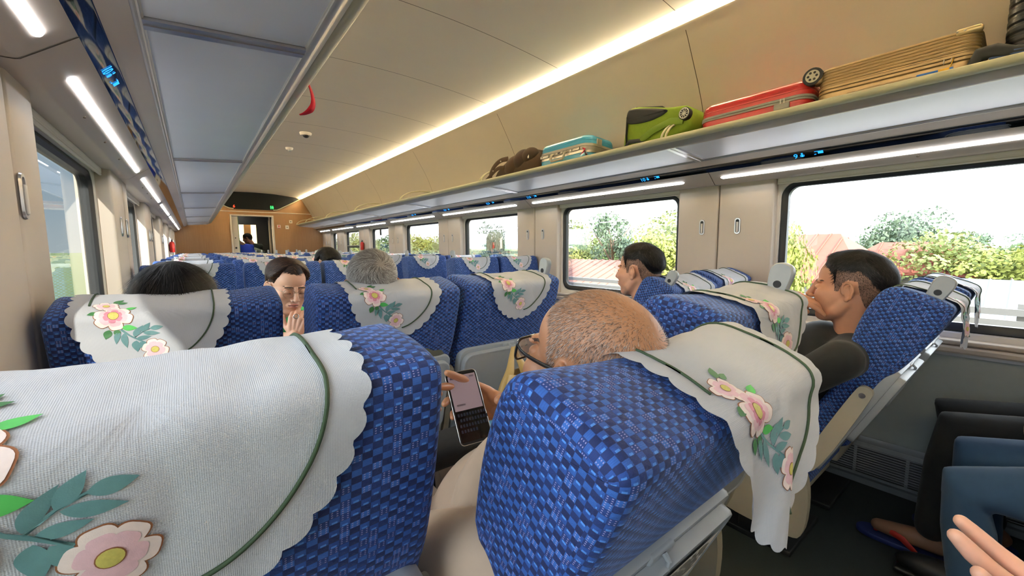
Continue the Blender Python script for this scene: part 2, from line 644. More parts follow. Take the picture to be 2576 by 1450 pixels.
BLUEGLOW = mat('display_blue', (40, 150, 235), 0.4, var=0, emit=(30, 140, 235), estr=0.9)
for side in (1, -1):
    m = MB()
    strip_profile(m, [(2.506, 1.659), (2.504, 1.661), (2.471, 1.691), (2.468, 1.692)], YA, YB, side, 0)
    strip_profile(m, [(2.468, 1.692), (2.452, 1.6985), (2.417, 1.712)], YA, YB, side, 1)
    o = struct(m.build('trim_1' if side > 0 else 'trim_2', [GLOSSB, BULK], auto=30))
    for k in range(9):
        a = 1.43 + 1.745 * (k - 3)
        b = min(a + 1.51, YB - 0.15)
        m = MB()
        c0, c1 = Vector((2.5580, 1.6196)), Vector((2.5430, 1.6310))
        d = (c1 - c0).normalized()
        nn = Vector((-d.y, d.x))
        if nn.x > 0: nn = -nn
        prof = [c0, c0 + nn * 0.003 + d * 0.002, c1 + nn * 0.003 - d * 0.002, c1]
        rings = []
        for y, sc in ((a, 0.3), (a + 0.012, 1.0), (b - 0.012, 1.0), (b, 0.3)):
            mid = (c0 + c1) / 2
            rings.append([(S(mid.x + (p.x - mid.x) * sc, side), y, mid.y + (p.y - mid.y) * sc) for p in prof])
        m.loft(rings, 0, closed=False)
        o2 = m.build('strip_light', STRIP)
        tag(o2, 'white strip light %s on the %s' % (place[k], wname[side]), 'light', 'strip lights above the windows')
    # seat numbers shown on the black strip
    q0, q1 = Vector((2.5035, 1.6602)), Vector((2.470, 1.691))
    ax = (q1 - q0).normalized()
    nn = Vector((-ax.y, ax.x))
    if nn.x > 0: nn = -nn
    for k, (txt, y0) in enumerate([('9', 0.80), ('10', 1.72), ('11', 2.95), ('12', 3.62), ('13', 4.55), ('14', 5.5)] if side > 0 else [('10', 1.46)]):
        m = MB()
        vs, fs = text_mesh(txt, 0.040)
        ycur = y0
        sg = -1

        def P(a, b, lift=0.0008):
            """a along the carriage as read, b up the strip"""
            p = q0 + ax * (0.006 + b) + nn * lift
            return (S(p.x, side), y0 + (-a if side > 0 else a), p.y)
        m.add([P(v[0], v[1] * 0.95, 0.0006 + v[2]) for v in vs], fs, 0)
        w = max(v[0] for v in vs)
        # little figure, arrow and window pictogram
        def disc(a, b, r, n=10, sq=1.0):
            m.add([P(a + r * math.cos(2 * PI * i / n), b + sq * r * math.sin(2 * PI * i / n)) for i in range(n)], [tuple(range(n))], 0)
        def quad(a0, b0, a1, b1):
            m.add([P(a0, b0), P(a1, b0), P(a1, b1), P(a0, b1)], [(0, 1, 2, 3)], 0)
        a = w + 0.012
        disc(a + 0.008, 0.024, 0.0045)
        quad(a + 0.003, 0.004, a + 0.013, 0.018)
        quad(a - 0.001, 0.006, a + 0.001, 0.016); quad(a + 0.015, 0.006, a + 0.017, 0.016)
        a += 0.075
        quad(a, 0.010, a + 0.022, 0.026); quad(a - 0.014, 0.023, a, 0.026); quad(a - 0.016, 0.006, a - 0.008, 0.010)
        m.build('seat_number', BLUEGLOW, o, smooth=False)

# windows
wcount = 0
ordw = {}
for side in (1, -1):
    for i in range(len(PIL) - 1):
        y0, y1 = PIL[i][1], PIL[i + 1][0]
        wcount += 1
        sx = lambda x: S(x, side)
        z0, z1 = WINZ
        m = MB()
        out = rrect(y0 - .01, y1 + .01, 0.77, 1.60, 0.002)
        a = rrect(y0 + .012, y1 - .012, z0 - .046, z1 + .032, 0.085)
        b = rrect(y0 + .018, y1 - .018, z0 - .040, z1 + .026, 0.080)
        ring = lambda x, pts: [(sx(x), p, q) for p, q in pts]
        m.loft([ring(2.685, out), ring(2.685, a), ring(2.692, b), ring(2.74, b)], 0)
        root = struct(m.build('window_%d' % wcount, WHITEP, auto=40))
        g = MB()
        c = rrect(y0 + .050, y1 - .050, z0, z1, 0.055)
        b2 = rrect(y0 + .022, y1 - .022, z0 - .036, z1 + .022, 0.077)
        g.loft([ring(2.70, b), ring(2.690, b2), ring(2.690, rrect(y0 + .034, y1 - .034, z0 - .02, z1 + .012, .07)), ring(2.702, c), ring(2.735, c)], 0)
        if i in (7,):      # hopper window with a cross bar
            g.box((sx(2.71), (y0 + y1) / 2, 1.235), (0.03, y1 - y0 - .09, 0.028), 0, bev=.004)
            g.box((sx(2.70), (y0 + y1) / 2, 1.262), (0.02, y1 - y0 - .09, 0.014), 1, bev=.003)
        if i in (6,):
            g.box((sx(2.69), (y0 + y1) / 2 + .03, 1.49), (0.02, .045, 0.10), 0, bev=.004)
        g.build('gasket', [BLACKR, ALU], root, auto=40)
        p = MB()
        cc = rrect(y0 + .049, y1 - .049, z0 - .001, z1 + .001, 0.056)
        p.add(ring(2.712, cc), [tuple(range(len(cc)))])
        p.build('pane', GLASS, root, smooth=False)
        bl = MB()
        for j in range(3):
            bl.tube([(sx(2.664), y0 + .004, 1.584 - .009 * j), (sx(2.664), y1 - .004, 1.584 - .009 * j)], 0.0052, 8)
        bl.box((sx(2.672), (y0 + y1) / 2, 1.588), (0.028, y1 - y0 - .006, 0.026), 0, bev=.004)
        bl.build('blind_roll', [WHITEP], root, auto=40)
        sl = MB()
        sl.box((sx(2.668), (y0 + y1) / 2, 0.782), (0.09, y1 - y0 - .004, 0.02), 0, bev=.006)
        sl.build('window_sill', BEIGE, root)

# end wall with the open door
DX0, DX1, DZ = 0.715, 1.545, 1.975
m = MB()
for x0, x1, z0, z1 in ((-0.42, DX0, 0, 2.6), (DX1, 2.78, 0, 2.6), (DX0, DX1, DZ, 2.6)):
    m.box(((x0 + x1) / 2, YB + .04, (z0 + z1) / 2), (x1 - x0, 0.08, z1 - z0), 0)
wb = struct(m.build('wall_back', WOOD, smooth=False))
m = MB()
m.box((XC, YB - .004, 2.06), (3.0, 0.014, 0.018), 0, bev=.003)
struct(m.build('trim_3', WHITEP))
d = MB()
for x in (DX0, DX1):
    d.box((x, YB + .02, DZ / 2), (0.03, 0.13, DZ), 0, bev=.004)
d.box(((DX0 + DX1) / 2, YB + .02, DZ), (DX1 - DX0 + .03, 0.13, 0.03), 0, bev=.004)
dr = struct(d.build('door_1', WHITEP))
lf = MB()
lf.box((DX0 + .075, YB + .05, DZ / 2 - .01), (0.12, 0.035, DZ - .03), 0, bev=.004)
lf.box((DX0 + .14, YB + .05, DZ / 2 - .01), (0.012, 0.04, DZ - .03), 1)
lf.build('sliding_leaf', [WHITEP, mat('door_edge_green', (120, 150, 112), .5)], dr)
for z, r in ((1.46, .012), (1.235, .020)):
    kb = MB()
    kb.tube([(DX0 + .07, YB + .034, z), (DX0 + .07, YB + .018, z)], r, 14)
    kb.build('door_lock', BLACKR, dr, auto=40)

DISP = mat('end_display_black', (9, 13, 13), 0.4, var=0.05, spec=.15)
m = MB()
poly = [(0.74, 2.118), (1.58, 2.118), (1.66, 2.135), (2.14, 2.405), (2.06, 2.44), (1.6, 2.49), (XC, 2.505), (0.75, 2.49), (0.29, 2.44), (0.21, 2.405), (0.68, 2.135)]
m.prism(poly, 1, YB - .035, YB - .002, 0)
m.tube([(1.565, YB - .037, 2.116), (1.64, YB - .037, 2.124), (1.70, YB - .037, 2.15), (2.15, YB - .037, 2.403)], 0.012, 8, 1)
m.tube([(0.785, YB - .037, 2.116), (0.71, YB - .037, 2.124), (0.65, YB - .037, 2.15), (0.20, YB - .037, 2.403)], 0.012, 8, 1)
dp = m.build('display_panel', [DISP, RAIL], auto=35)
tag(dp, 'wide black display panel above the end door with red and green symbols', 'display')
vs, fs = text_mesh('6', 0.085)
g = MB()
g.add([(0.775 + v[0], YB - .037 - v[2], 2.145 + v[1]) for v in vs], fs)
g.build('carriage_number', mat('sign_red', (255, 60, 30), .5, var=0, emit=(255, 60, 30), estr=1.6), dp, smooth=False)
g = MB()
for x, sk in ((1.520, 0), (1.558, 1)):
    w = lambda a, b: (x + a, YB - .038, 2.145 + b)
    g.add([w(.011 * math.cos(2 * PI * i / 10), .062 + .011 * math.sin(2 * PI * i / 10)) for i in range(10)], [tuple(range(10))])
    g.add([w(-.014, .048), w(.014, .048), w(.018 if sk else .008, .018), w(-.018 if sk else -.008, .018)], [(0, 1, 2, 3)])
    g.add([w(-.008, .02), w(-.002, .02), w(-.002, -.004), w(-.008, -.004)], [(0, 1, 2, 3)])
    g.add([w(.002, .02), w(.008, .02), w(.008, -.004), w(.002, -.004)], [(0, 1, 2, 3)])
g.build('toilet_symbol', mat('sign_green', (40, 230, 90), .5, var=0, emit=(40, 230, 90), estr=1.3), dp, smooth=False)

# notices on the end wall
PAPER = mat('notice_paper', (232, 226, 214), .6, var=.02)
for (x, z, w, h, lab, red) in ((1.665, 1.735, .075, .085, 'small white notice with red band beside the end door', 1), (1.84, 1.725, .075, .09, 'small white notice with black triangle on the wooden end wall', 0), (1.925, 1.86, .07, .075, 'small square switch plate highest on the wooden end wall', 2)):
    m = MB()
    m.box((x, YB - .004, z), (w, .006, h), 0, bev=.002)
    if red == 1:
        m.box((x, YB - .0075, z - .03), (w * .8, .002, .014), 1); m.box((x, YB - .0075, z + .012), (w * .5, .002, .03), 1)
    elif red == 0:
        m.add([(x - .018, YB - .008, z - .01), (x + .018, YB - .008, z - .01), (x, YB - .008, z + .018)], [(0, 1, 2)], 2)
    else:
        m.box((x, YB - .008, z), (.024, .004, .024), 2, bev=.001)
    o = m.build('wall_notice' if red < 2 else 'switch_plate', [PAPER, mat('notice_red', (190, 60, 50), .6), mat('notice_grey', (70, 66, 60), .6)], smooth=False)
    tag(o, lab, 'notice' if red < 2 else 'switch')

# vestibule and next carriage
VEST = mat('vestibule_grey', (96, 94, 92), .5)
m = MB()
m.box((0.50, 12.0, 1.1), (0.04, 1.44, 2.3), 0); m.box((1.76, 12.0, 1.1), (0.04, 1.44, 2.3), 0)
m.box((1.13, 12.0, 2.16), (1.3, 1.44, 0.04), 0)
for x0, x1, z0, z1 in ((0.5, 0.74, 0, 2.16), (1.36, 1.78, 0, 2.16), (0.74, 1.36, 1.84, 2.16)):
    m.box(((x0 + x1) / 2, 12.74, (z0 + z1) / 2), (x1 - x0, .05, z1 - z0), 1)
struct(m.build('wall_vestibule', [VEST, mat('vestibule_dark', (42, 46, 46), .4)], smooth=False))
m = MB()
m.box((1.62, 12.0, 1.0), (.03, .9, 1.9), 0, bev=.004); m.box((1.60, 11.75, 1.1), (.02, .10, 1.2), 1)
m.box((1.50, 11.42, 1.0), (.03, .03, 1.95), 0)
m.box((1.55, 11.6, 1.0), (.02, .05, 1.95), 1)
struct(m.build('door_2', [mat('vestibule_panel', (146, 130, 118), .4), BLACKR], smooth=False))
m = MB()
m.box((0.95, 14.66, 1.2), (1.4, .04, 2.4), 0)
m.box((1.22, 13.4, 1.0), (.16, .05, 2.0), 1)
m.box((1.6, 13.8, 1.2), (.04, 1.9, 2.4), 0); m.box((0.3, 13.8, 1.2), (.04, 1.9, 2.4), 0)
m.box((1.0, 13.7, 2.3), (1.4, 2.0, .04), 0)
struct(m.build('wall_next_carriage', [CREAM, WOOD], smooth=False))
m = MB()
m.box((0.62, 14.0, 2.15), (.10, 1.0, .03), 0, rot=(('Y', .4)))
tag(m.build('ceiling_lamp', COVE), 'warm light strip in the next carriage, seen through the open end door', 'light')
for k, (x, y) in enumerate(((1.19, 11.5), (1.10, 11.85), (1.0, 12.25))):
    m = MB()
    m.tube([(x, y, 2.139), (x, y, 2.130)], .032, 16)
    tag(m.build('downlight', mat('downlight_lens', (255, 250, 240), .4, var=0, emit=(255, 246, 232), estr=40)), 'round ceiling downlight, %s beyond the open end door' % ORD[k], 'light', 'vestibule downlights')
m = MB()
m.box((XC, YA - .03, 1.3), (3.3, .06, 2.7))
struct(m.build('rear_light_block', WOOD, smooth=False))  # unseen closure added to keep sky light from flooding in behind the camera

# ------------------------------------------------------------------ luggage racks
for side in (1, -1):
    sx = lambda x: S(x, side)
    r = thing('luggage_rack', 'long metal luggage rack holding suitcases' if side > 0 else 'long empty metal luggage rack over the sunlit window seats', 'luggage rack', (sx(2.25), 3.5, 1.75), 0, 'overhead luggage racks')
    def cb(mb, name, mats, auto=None, smooth=True):
        o = mb.build(name, mats, r, smooth=smooth, auto=auto)
        o.matrix_parent_inverse = Matrix.Translation((-sx(2.25), -3.5, -1.75))
        return o
    ra = MB()
    y0, y1 = YA, BAYS[-1]
    roll = [(2.034, 1.765), (2.028, 1.7615), (2.016, 1.7625), (2.004, 1.768), (1.997, 1.777), (1.998, 1.786), (2.005, 1.791), (2.014, 1.7925), (2.022, 1.789), (2.026, 1.782)]
    strip_profile(ra, roll, y0, y1, side, 0)
    cb(ra, 'front_rail', RAIL, 50)
    sh = MB()
    top = [(2.024, 1.776), (2.25, 1.762), (2.495, 1.745)]
    strip_profile(sh, top, y0, y1, side, 0)
    strip_profile(sh, [(2.034, 1.766), (2.036, 1.760), (2.060, 1.7435), (2.063, 1.741), (2.074, 1.7385), (2.078, 1.7395), (2.078, 1.745), (2.082, 1.747)], y0, y1, side, 0)
    strip_profile(sh, [(2.398, 1.724), (2.400, 1.719), (2.404, 1.716), (2.408, 1.7165), (2.412, 1.713), (2.42, 1.713), (2.46, 1.70), (2.48, 1.705)], y0, y1, side, 0)
    cb(sh, 'shelf_frame', mat('rack_frame_alu', (206, 200, 192), .38, .55, var=.03), 40)
    for i in range(len(BAYS) - 1):
        a, b = BAYS[i], BAYS[i + 1]
        p = MB()
        strip_profile(p, [(2.076, 1.747), (2.405, 1.7215)], a + .028, b - .028, side, 0)
        cb(p, 'shelf_panel', RACKP, smooth=False)
    for yy in BAYS[1:]:
        d = MB()
        w = .0265
        A, Bz = (2.077, 1.7395), (2.403, 1.7145)
        d.add([(sx(A[0]), yy - w, A[1]), (sx(A[0]), yy + w, A[1]), (sx(Bz[0]), yy + w, Bz[1]), (sx(Bz[0]), yy - w, Bz[1]),
               (sx(A[0]), yy - w, A[1] + .009), (sx(A[0]), yy + w, A[1] + .009), (sx(Bz[0]), yy + w, Bz[1] + .009), (sx(Bz[0]), yy - w, Bz[1] + .009)],
              [(0, 1, 2, 3), (0, 4, 5, 1), (2, 6, 7, 3), (0, 3, 7, 4), (1, 5, 6, 2)])
        d.box((sx(2.24), yy, 1.7265), (.326, .004, .004), 0, rot=Matrix.Rotation(.0765 * side, 3, 'Y'))
        cb(d, 'panel_divider', ALU, smooth=False)
    for y in BAYS[1:]:
        h = MB()
        path = [(2.004, y, 1.785), (2.014, y, 1.812), (2.06, y, 1.855), (2.14, y, 1.89), (2.25, y, 1.91), (2.36, y, 1.915), (2.430, y, 1.908), (2.436, y, 1.89)]
        for dy in (-.012, .012):
            h.tube([(sx(a), b + dy, c) for a, b, c in smooth_poly(path, 2)], .0062, 8)
        h.box((sx(2.436), y, 1.89), (.012, .045, .05), 0, bev=.004)
        cb(h, 'divider_hoop', RAIL, 40)
# ================================================================== seats
PIV = (0.0, 0.42)
BACK = [(0.012, 0.40), (0.030, 0.47), (0.036, 0.55), (0.026, 0.68), (0.018, 0.78), (0.024, 0.86), (0.042, 0.93), (0.052, 1.00), (0.052, 1.06), (0.046, 1.108),
        (0.024, 1.133), (-0.030, 1.140), (-0.080, 1.139), (-0.110, 1.133), (-0.1155, 1.105), (-0.113, 1.03), (-0.104, 0.95), (-0.094, 0.895), (-0.080, 0.862), (-0.072, 0.80), (-0.066, 0.60), (-0.055, 0.42), (-0.03, 0.39)]
BACKS = smooth_poly(BACK, 2, True)


def offset_poly(P, d):
    P = np.array(P)
    t = np.roll(P, -1, 0) - np.roll(P, 1, 0)
    n = np.stack([t[:, 1], -t[:, 0]], 1)
    n /= np.linalg.norm(n, axis=1)[:, None] + 1e-9
    a = 0.5 * np.sum(P[:, 0] * np.roll(P[:, 1], -1) - np.roll(P[:, 0], -1) * P[:, 1])
    return P + n * (d if a > 0 else -d)


def dip(x):
    return -.009 * (1 - min(1.0, (abs(x) / .175) ** 2))


def backrest_mesh():
    W, R = 0.222, 0.020
    P0 = np.array(BACKS)
    per = np.concatenate([[0], np.cumsum(np.linalg.norm(np.roll(P0, -1, 0) - P0, axis=1))])
    xs = []
    for k in range(7):
        w = PI / 2 * k / 6
        xs.append((W - R + R * math.sin(w), R * (1 - math.cos(w)), W - R + R * w))
    st = [(-x, d, -u) for x, d, u in reversed(xs)] + [(x, 0, x) for x in [-W + R + (2 * W - 2 * R) * i / 10 for i in range(1, 10)]] + xs
    mb = MB()
    n = len(P0)
    rings = []
    for x, d, _u in st:
        Q = offset_poly(P0, -d)
        # headrest crown: shoulders fall away a little towards the sides
        drop = -dip(x)
        wing = 0.012 * (abs(x) / W) ** 2
        Q = [(y + (wing if (z > .9 and y > 0) else 0), z - drop * max(0, min(1, (z - .9) / .2))) for y, z in Q]
        rings.append([((x, y - PIV[0], z - PIV[1])) for y, z in Q])
    for i in range(len(st) - 1):
        vs = rings[i] + rings[i + 1]
        fs, uv = [], []
        for k in range(n):
            j = (k + 1) % n
            fs.append((k, n + k, n + j, j))
            ua, ub = st[i][2], st[i + 1][2]
            uv.append(((ua, per[k]), (ub, per[k]), (ub, per[k + 1]), (ua, per[k + 1])))
        mb.add(vs, fs, 0, uv)
    for idx, s in ((0, 1), (-1, -1)):
        rg = rings[idx]
        f = tuple(range(n)) if s > 0 else tuple(reversed(range(n)))
        mb.add(rg, [f], 0, [[(rg[i][1] + .003, rg[i][2]) for i in f]])
    me = mb.build('backrest', FAB, auto=55)
    mesh = me.data
    bpy.data.objects.remove(me)
    bm = bmesh.new(); bm.from_mesh(mesh)
    bmesh.ops.remove_doubles(bm, verts=bm.verts[:], dist=1e-5)
    bmesh.ops.recalc_face_normals(bm, faces=bm.faces[:])
    bm.to_mesh(mesh); bm.free()
    return mesh


def keep(o):
    me = o.data
    bpy.data.objects.remove(o)
    return me


def seat_meshes():
    D = {}
    D['backrest'] = backrest_mesh()
    # cushion, with fabric coordinates in metres
    m = MB()
    prof = smooth_poly([(-.06, .31), (-.06, .40), (-.02, .43), (.10, .435), (.30, .45), (.44, .455), (.475, .44), (.48, .40), (.46, .34), (.40, .315)], 2, True)
    P0 = np.array(prof)
    per = np.concatenate([[0], np.cumsum(np.linalg.norm(np.roll(P0, -1, 0) - P0, axis=1))])
    st = [(-.222, .03), (-.218, .014), (-.205, .004), (-.18, 0), (0, 0), (.18, 0), (.205, .004), (.218, .014), (.222, .03)]
    n = len(prof)
    rings = [[(x, y, z) for y, z in offset_poly(P0, -d)] for x, d in st]
    for i in range(len(st) - 1):
        m.add(rings[i] + rings[i + 1], [(k, n + k, n + (k + 1) % n, (k + 1) % n) for k in range(n)], 0,
              [((st[i][0], per[k]), (st[i + 1][0], per[k]), (st[i + 1][0], per[k + 1]), (st[i][0], per[k + 1])) for k in range(n)])
    for rg in (rings[0], rings[-1]):
        m.add(rg, [tuple(range(n))], 0, [[(p[1], p[2]) for p in rg]])
    D['cushion'] = keep(m.build('cushion', FAB, auto=50))
    # grey shell behind the lower back
    m = MB()
    out = rrect(-.214, .214, .02, .468, .03, 6)
    f = lambda y, pts: [(a, y, b) for a, b in pts]
    yo = lambda b: -.066 - .020 * (b / .46)
    ring = lambda dy, s: [(a * s, yo(b) + dy, .02 + (b - .02) * (1 if s == 1 else .985) + (0 if s == 1 else .004)) for a, b in out]
    m.loft([ring(.012, 1), ring(-.010, 1), ring(-.016, .985)], 0)
    m.add(ring(-.016, .985), [tuple(range(len(out)))], 0)
    D['back_shell'] = keep(m.build('back_shell', SHELL, auto=40))
    # folded tray
    m = MB()
    out = rrect(-.205, .205, .175, .452, .035, 8)
    ring = lambda dy, s, e=0: [(a * s, yo(b) - .0165 + dy, .3135 + (b - .3135) * s) for a, b in out]
    m.loft([ring(0, 1), ring(-.014, 1), ring(-.019, .985), ring(-.019, .955), ring(-.0165, .94)], 0)
    m.add(ring(-.0165, .94), [tuple(range(len(out)))], 0)
    D['tray_table'] = keep(m.build('tray_table', SHELL, auto=40))
    m = MB()
    m.box((0, -.098, .452), (.058, .016, .030), 0, bev=.005)
    m.tube([(0, -.106, .462), (0, -.116, .458), (0, -.118, .446), (0, -.112, .440)], .004, 8)
    m.box((0, -.110, .438), (.034, .008, .012), 0, bev=.003)
    D['tray_latch'] = keep(m.build('tray_latch', SHELL, auto=40))
    # grab handle
    m = MB()
    prof = [(-.020, 0), (.020, 0), (.023, .02), (.026, .05), (.022, .066), (.010, .074), (-.010, .074), (-.022, .066), (-.026, .05), (-.023, .02)]
    prof = smooth_poly(prof, 2, True)
    m.loft([[(-.012 + 0, a * .86, b * .97) for a, b in prof], [(-.008, a, b) for a, b in prof], [(.008, a, b) for a, b in prof], [(.012, a * .86, b * .97) for a, b in prof]], 0, caps=True)
    for sx_ in (-.0126, .0126):
        m.tube([(sx_, 0, .022), (sx_ * .9, 0, .022)], .009, 14, 1)
    D['grab_handle'] = keep(m.build('grab_handle', [SHELL, DARKM], auto=40))
    # armrest folded up beside the back
    m = MB()
    m.prism(smooth_poly([(-.085, .02), (-.035, .02), (-.030, .10), (-.036, .37), (-.045, .395), (-.075, .395), (-.085, .37)], 2, True), 0, -.011, .011)
    m.tube([(-.013, -.060, .365), (.013, -.060, .365)], .009, 14, 1)
    D['armrest'] = keep(m.build('armrest', [SHELLW, ALU], auto=40))
    # pedestal
    m = MB()
    m.box((0, .20, .285), (.40, .46, .06), 0, bev=.012)
    m.box((0, .16, .14), (.30, .07, .25), 1, bev=.01)
    m.box((0, .16, .012), (.34, .34, .024), 1, bev=.006)
    D['pedestal'] = keep(m.build('pedestal', [SHELLW, DARKM], auto=40))
    # aisle end panel
    m = MB()
    m.prism(smooth_poly([(-.07, .16), (-.08, .34), (-.05, .44), (.02, .47), (.10, .44), (.36, .43), (.44, .40), (.45, .33), (.30, .30), (.26, .18), (.20, .14), (-.02, .14)], 2, True), 0, -.016, .016)
    D['end_panel'] = keep(m.build('end_panel', SHELLW, auto=40))
    # notice stuck on the tray
    m = MB()
    yb = lambda b: -.0875 - .020 * ((b - .02) / .46) - .0164
    def sq(a0, a1, b0, b1, mi, e=0):
        m.add([(a0, yb(b0) - e, b0), (a1, yb(b0) - e, b0), (a1, yb(b1) - e, b1), (a0, yb(b1) - e, b1)], [(0, 1, 2, 3)], mi)
    sq(-.165, .165, .30, .42, 0)
    for j in range(9):
        b = .405 - .009 * j
        a = -.155
        while a < .14:
            w = rnd.uniform(.012, .05)
            sq(a, min(a + w, .155), b, b + .0035, 1, .0004)
            a += w + .006
    for k in range(14):
        w = 2 * PI * k / 14
    m.add([(-.13 + .013 * math.cos(2 * PI * k / 16), yb(.315) - .0005, .315 + .013 * math.sin(2 * PI * k / 16)) for k in range(16)], [tuple(range(16))], 2)
    D['tray_notice'] = keep(m.build('tray_notice', [PAPER, mat('notice_grey', (70, 66, 60), .6), mat('notice_red', (190, 60, 50), .6)], smooth=False))
    return D


SM = seat_meshes()
COLX = {'A': 0.0, 'B': 0.47, 'C': 0.94, 'D': 1.92, 'E': 2.385}
COLN = {'A': 'window seat of the threesome', 'B': 'middle seat of the threesome', 'C': 'aisle seat of the threesome', 'D': 'aisle seat of the twosome', 'E': 'window seat of the twosome'}


def colshift(col, y):
    return 0.0 if col != 'A' else .032 if y < 1 else (.038 if y < 2 else .022)


def make_seat(col, y, theta, facing, label, group):
    """facing +1 looks along the train, -1 looks back towards the camera"""
    s = thing('passenger_seat', label, 'seat', (COLX[col] - colshift(col, y), y, 0), 0 if facing > 0 else PI, group)
    rot = math.radians(theta)          # local +y is the front, so a positive turn about x leans the back away from it
    def lean(name, parent=s, off=None):
        o = put(name, SM[name], parent)
        if parent is s:
            o.location = (0, PIV[0], PIV[1])
            o.rotation_euler = (rot, 0, 0)
        return o
    b = lean('backrest')
    lean('back_shell')
    t = lean('tray_table')
    put('tray_latch', SM['tray_latch'], t)
    put('cushion', SM['cushion'], s)
    put('pedestal', SM['pedestal'], s)
    ar = lean('armrest')
    sgn = 1 if facing > 0 else -1
    if col == 'D':
        e = put('end_panel', SM['end_panel'], s, (-.243 * sgn, 0, 0))
        a = Vector((-.243 * sgn, 0, 0))
    elif col == 'C':
        e = put('end_panel', SM['end_panel'], s, (.243 * sgn, 0, 0))
        a = Vector((.243 * sgn, 0, 0))
    else:
        a = Vector((.235 * sgn if col in 'AB' else -.233 * sgn, 0, 0))
    ar.location = (a.x, PIV[0], PIV[1])
    if col in 'CD':
        h = put('grab_handle', SM['grab_handle'], b)
        sx_ = (.175 if col == 'C' else -.175) * sgn
        h.location = (sx_, -.055, .712)
    return s


def frame(theta):
    """profile of the seat top leant back by theta, in the seat's own frame"""
    w = math.radians(theta)
    def R(y, z):
        z -= PIV[1]
        return (y * math.cos(w) - z * math.sin(w), y * math.sin(w) + z * math.cos(w) + PIV[1])
    return R


# ------------------------------------------------------------------ headrest covers
PETAL = mat('thread_pink', (236, 196, 204), .6, var=.12, scale=200, bump=.1)
PETALW = mat('thread_blush', (243, 226, 220), .6, var=.08, scale=200, bump=.1)
PETALD = mat('thread_rose', (216, 140, 160), .6, var=.15, scale=200, bump=.1)
BROWN = mat('thread_brown', (150, 96, 62), .7, var=.1)
TEAL = mat('thread_teal', (96, 140, 142), .6, var=.15, scale=150, bump=.1)
GREENT = mat('thread_green', (58, 118, 66), .6, var=.15, scale=150)
LIME = mat('thread_lime', (84, 190, 92), .6, var=.12, scale=150)
YEL = mat('thread_yellow', (208, 198, 106), .6, var=.2, scale=400, bump=.2)
OLIVE = mat('thread_olive', (52, 72, 46), .7, var=.15, scale=300, bump=.2)
EMB = [PETAL, PETALW, PETALD, BROWN, TEAL, GREENT, LIME, YEL]


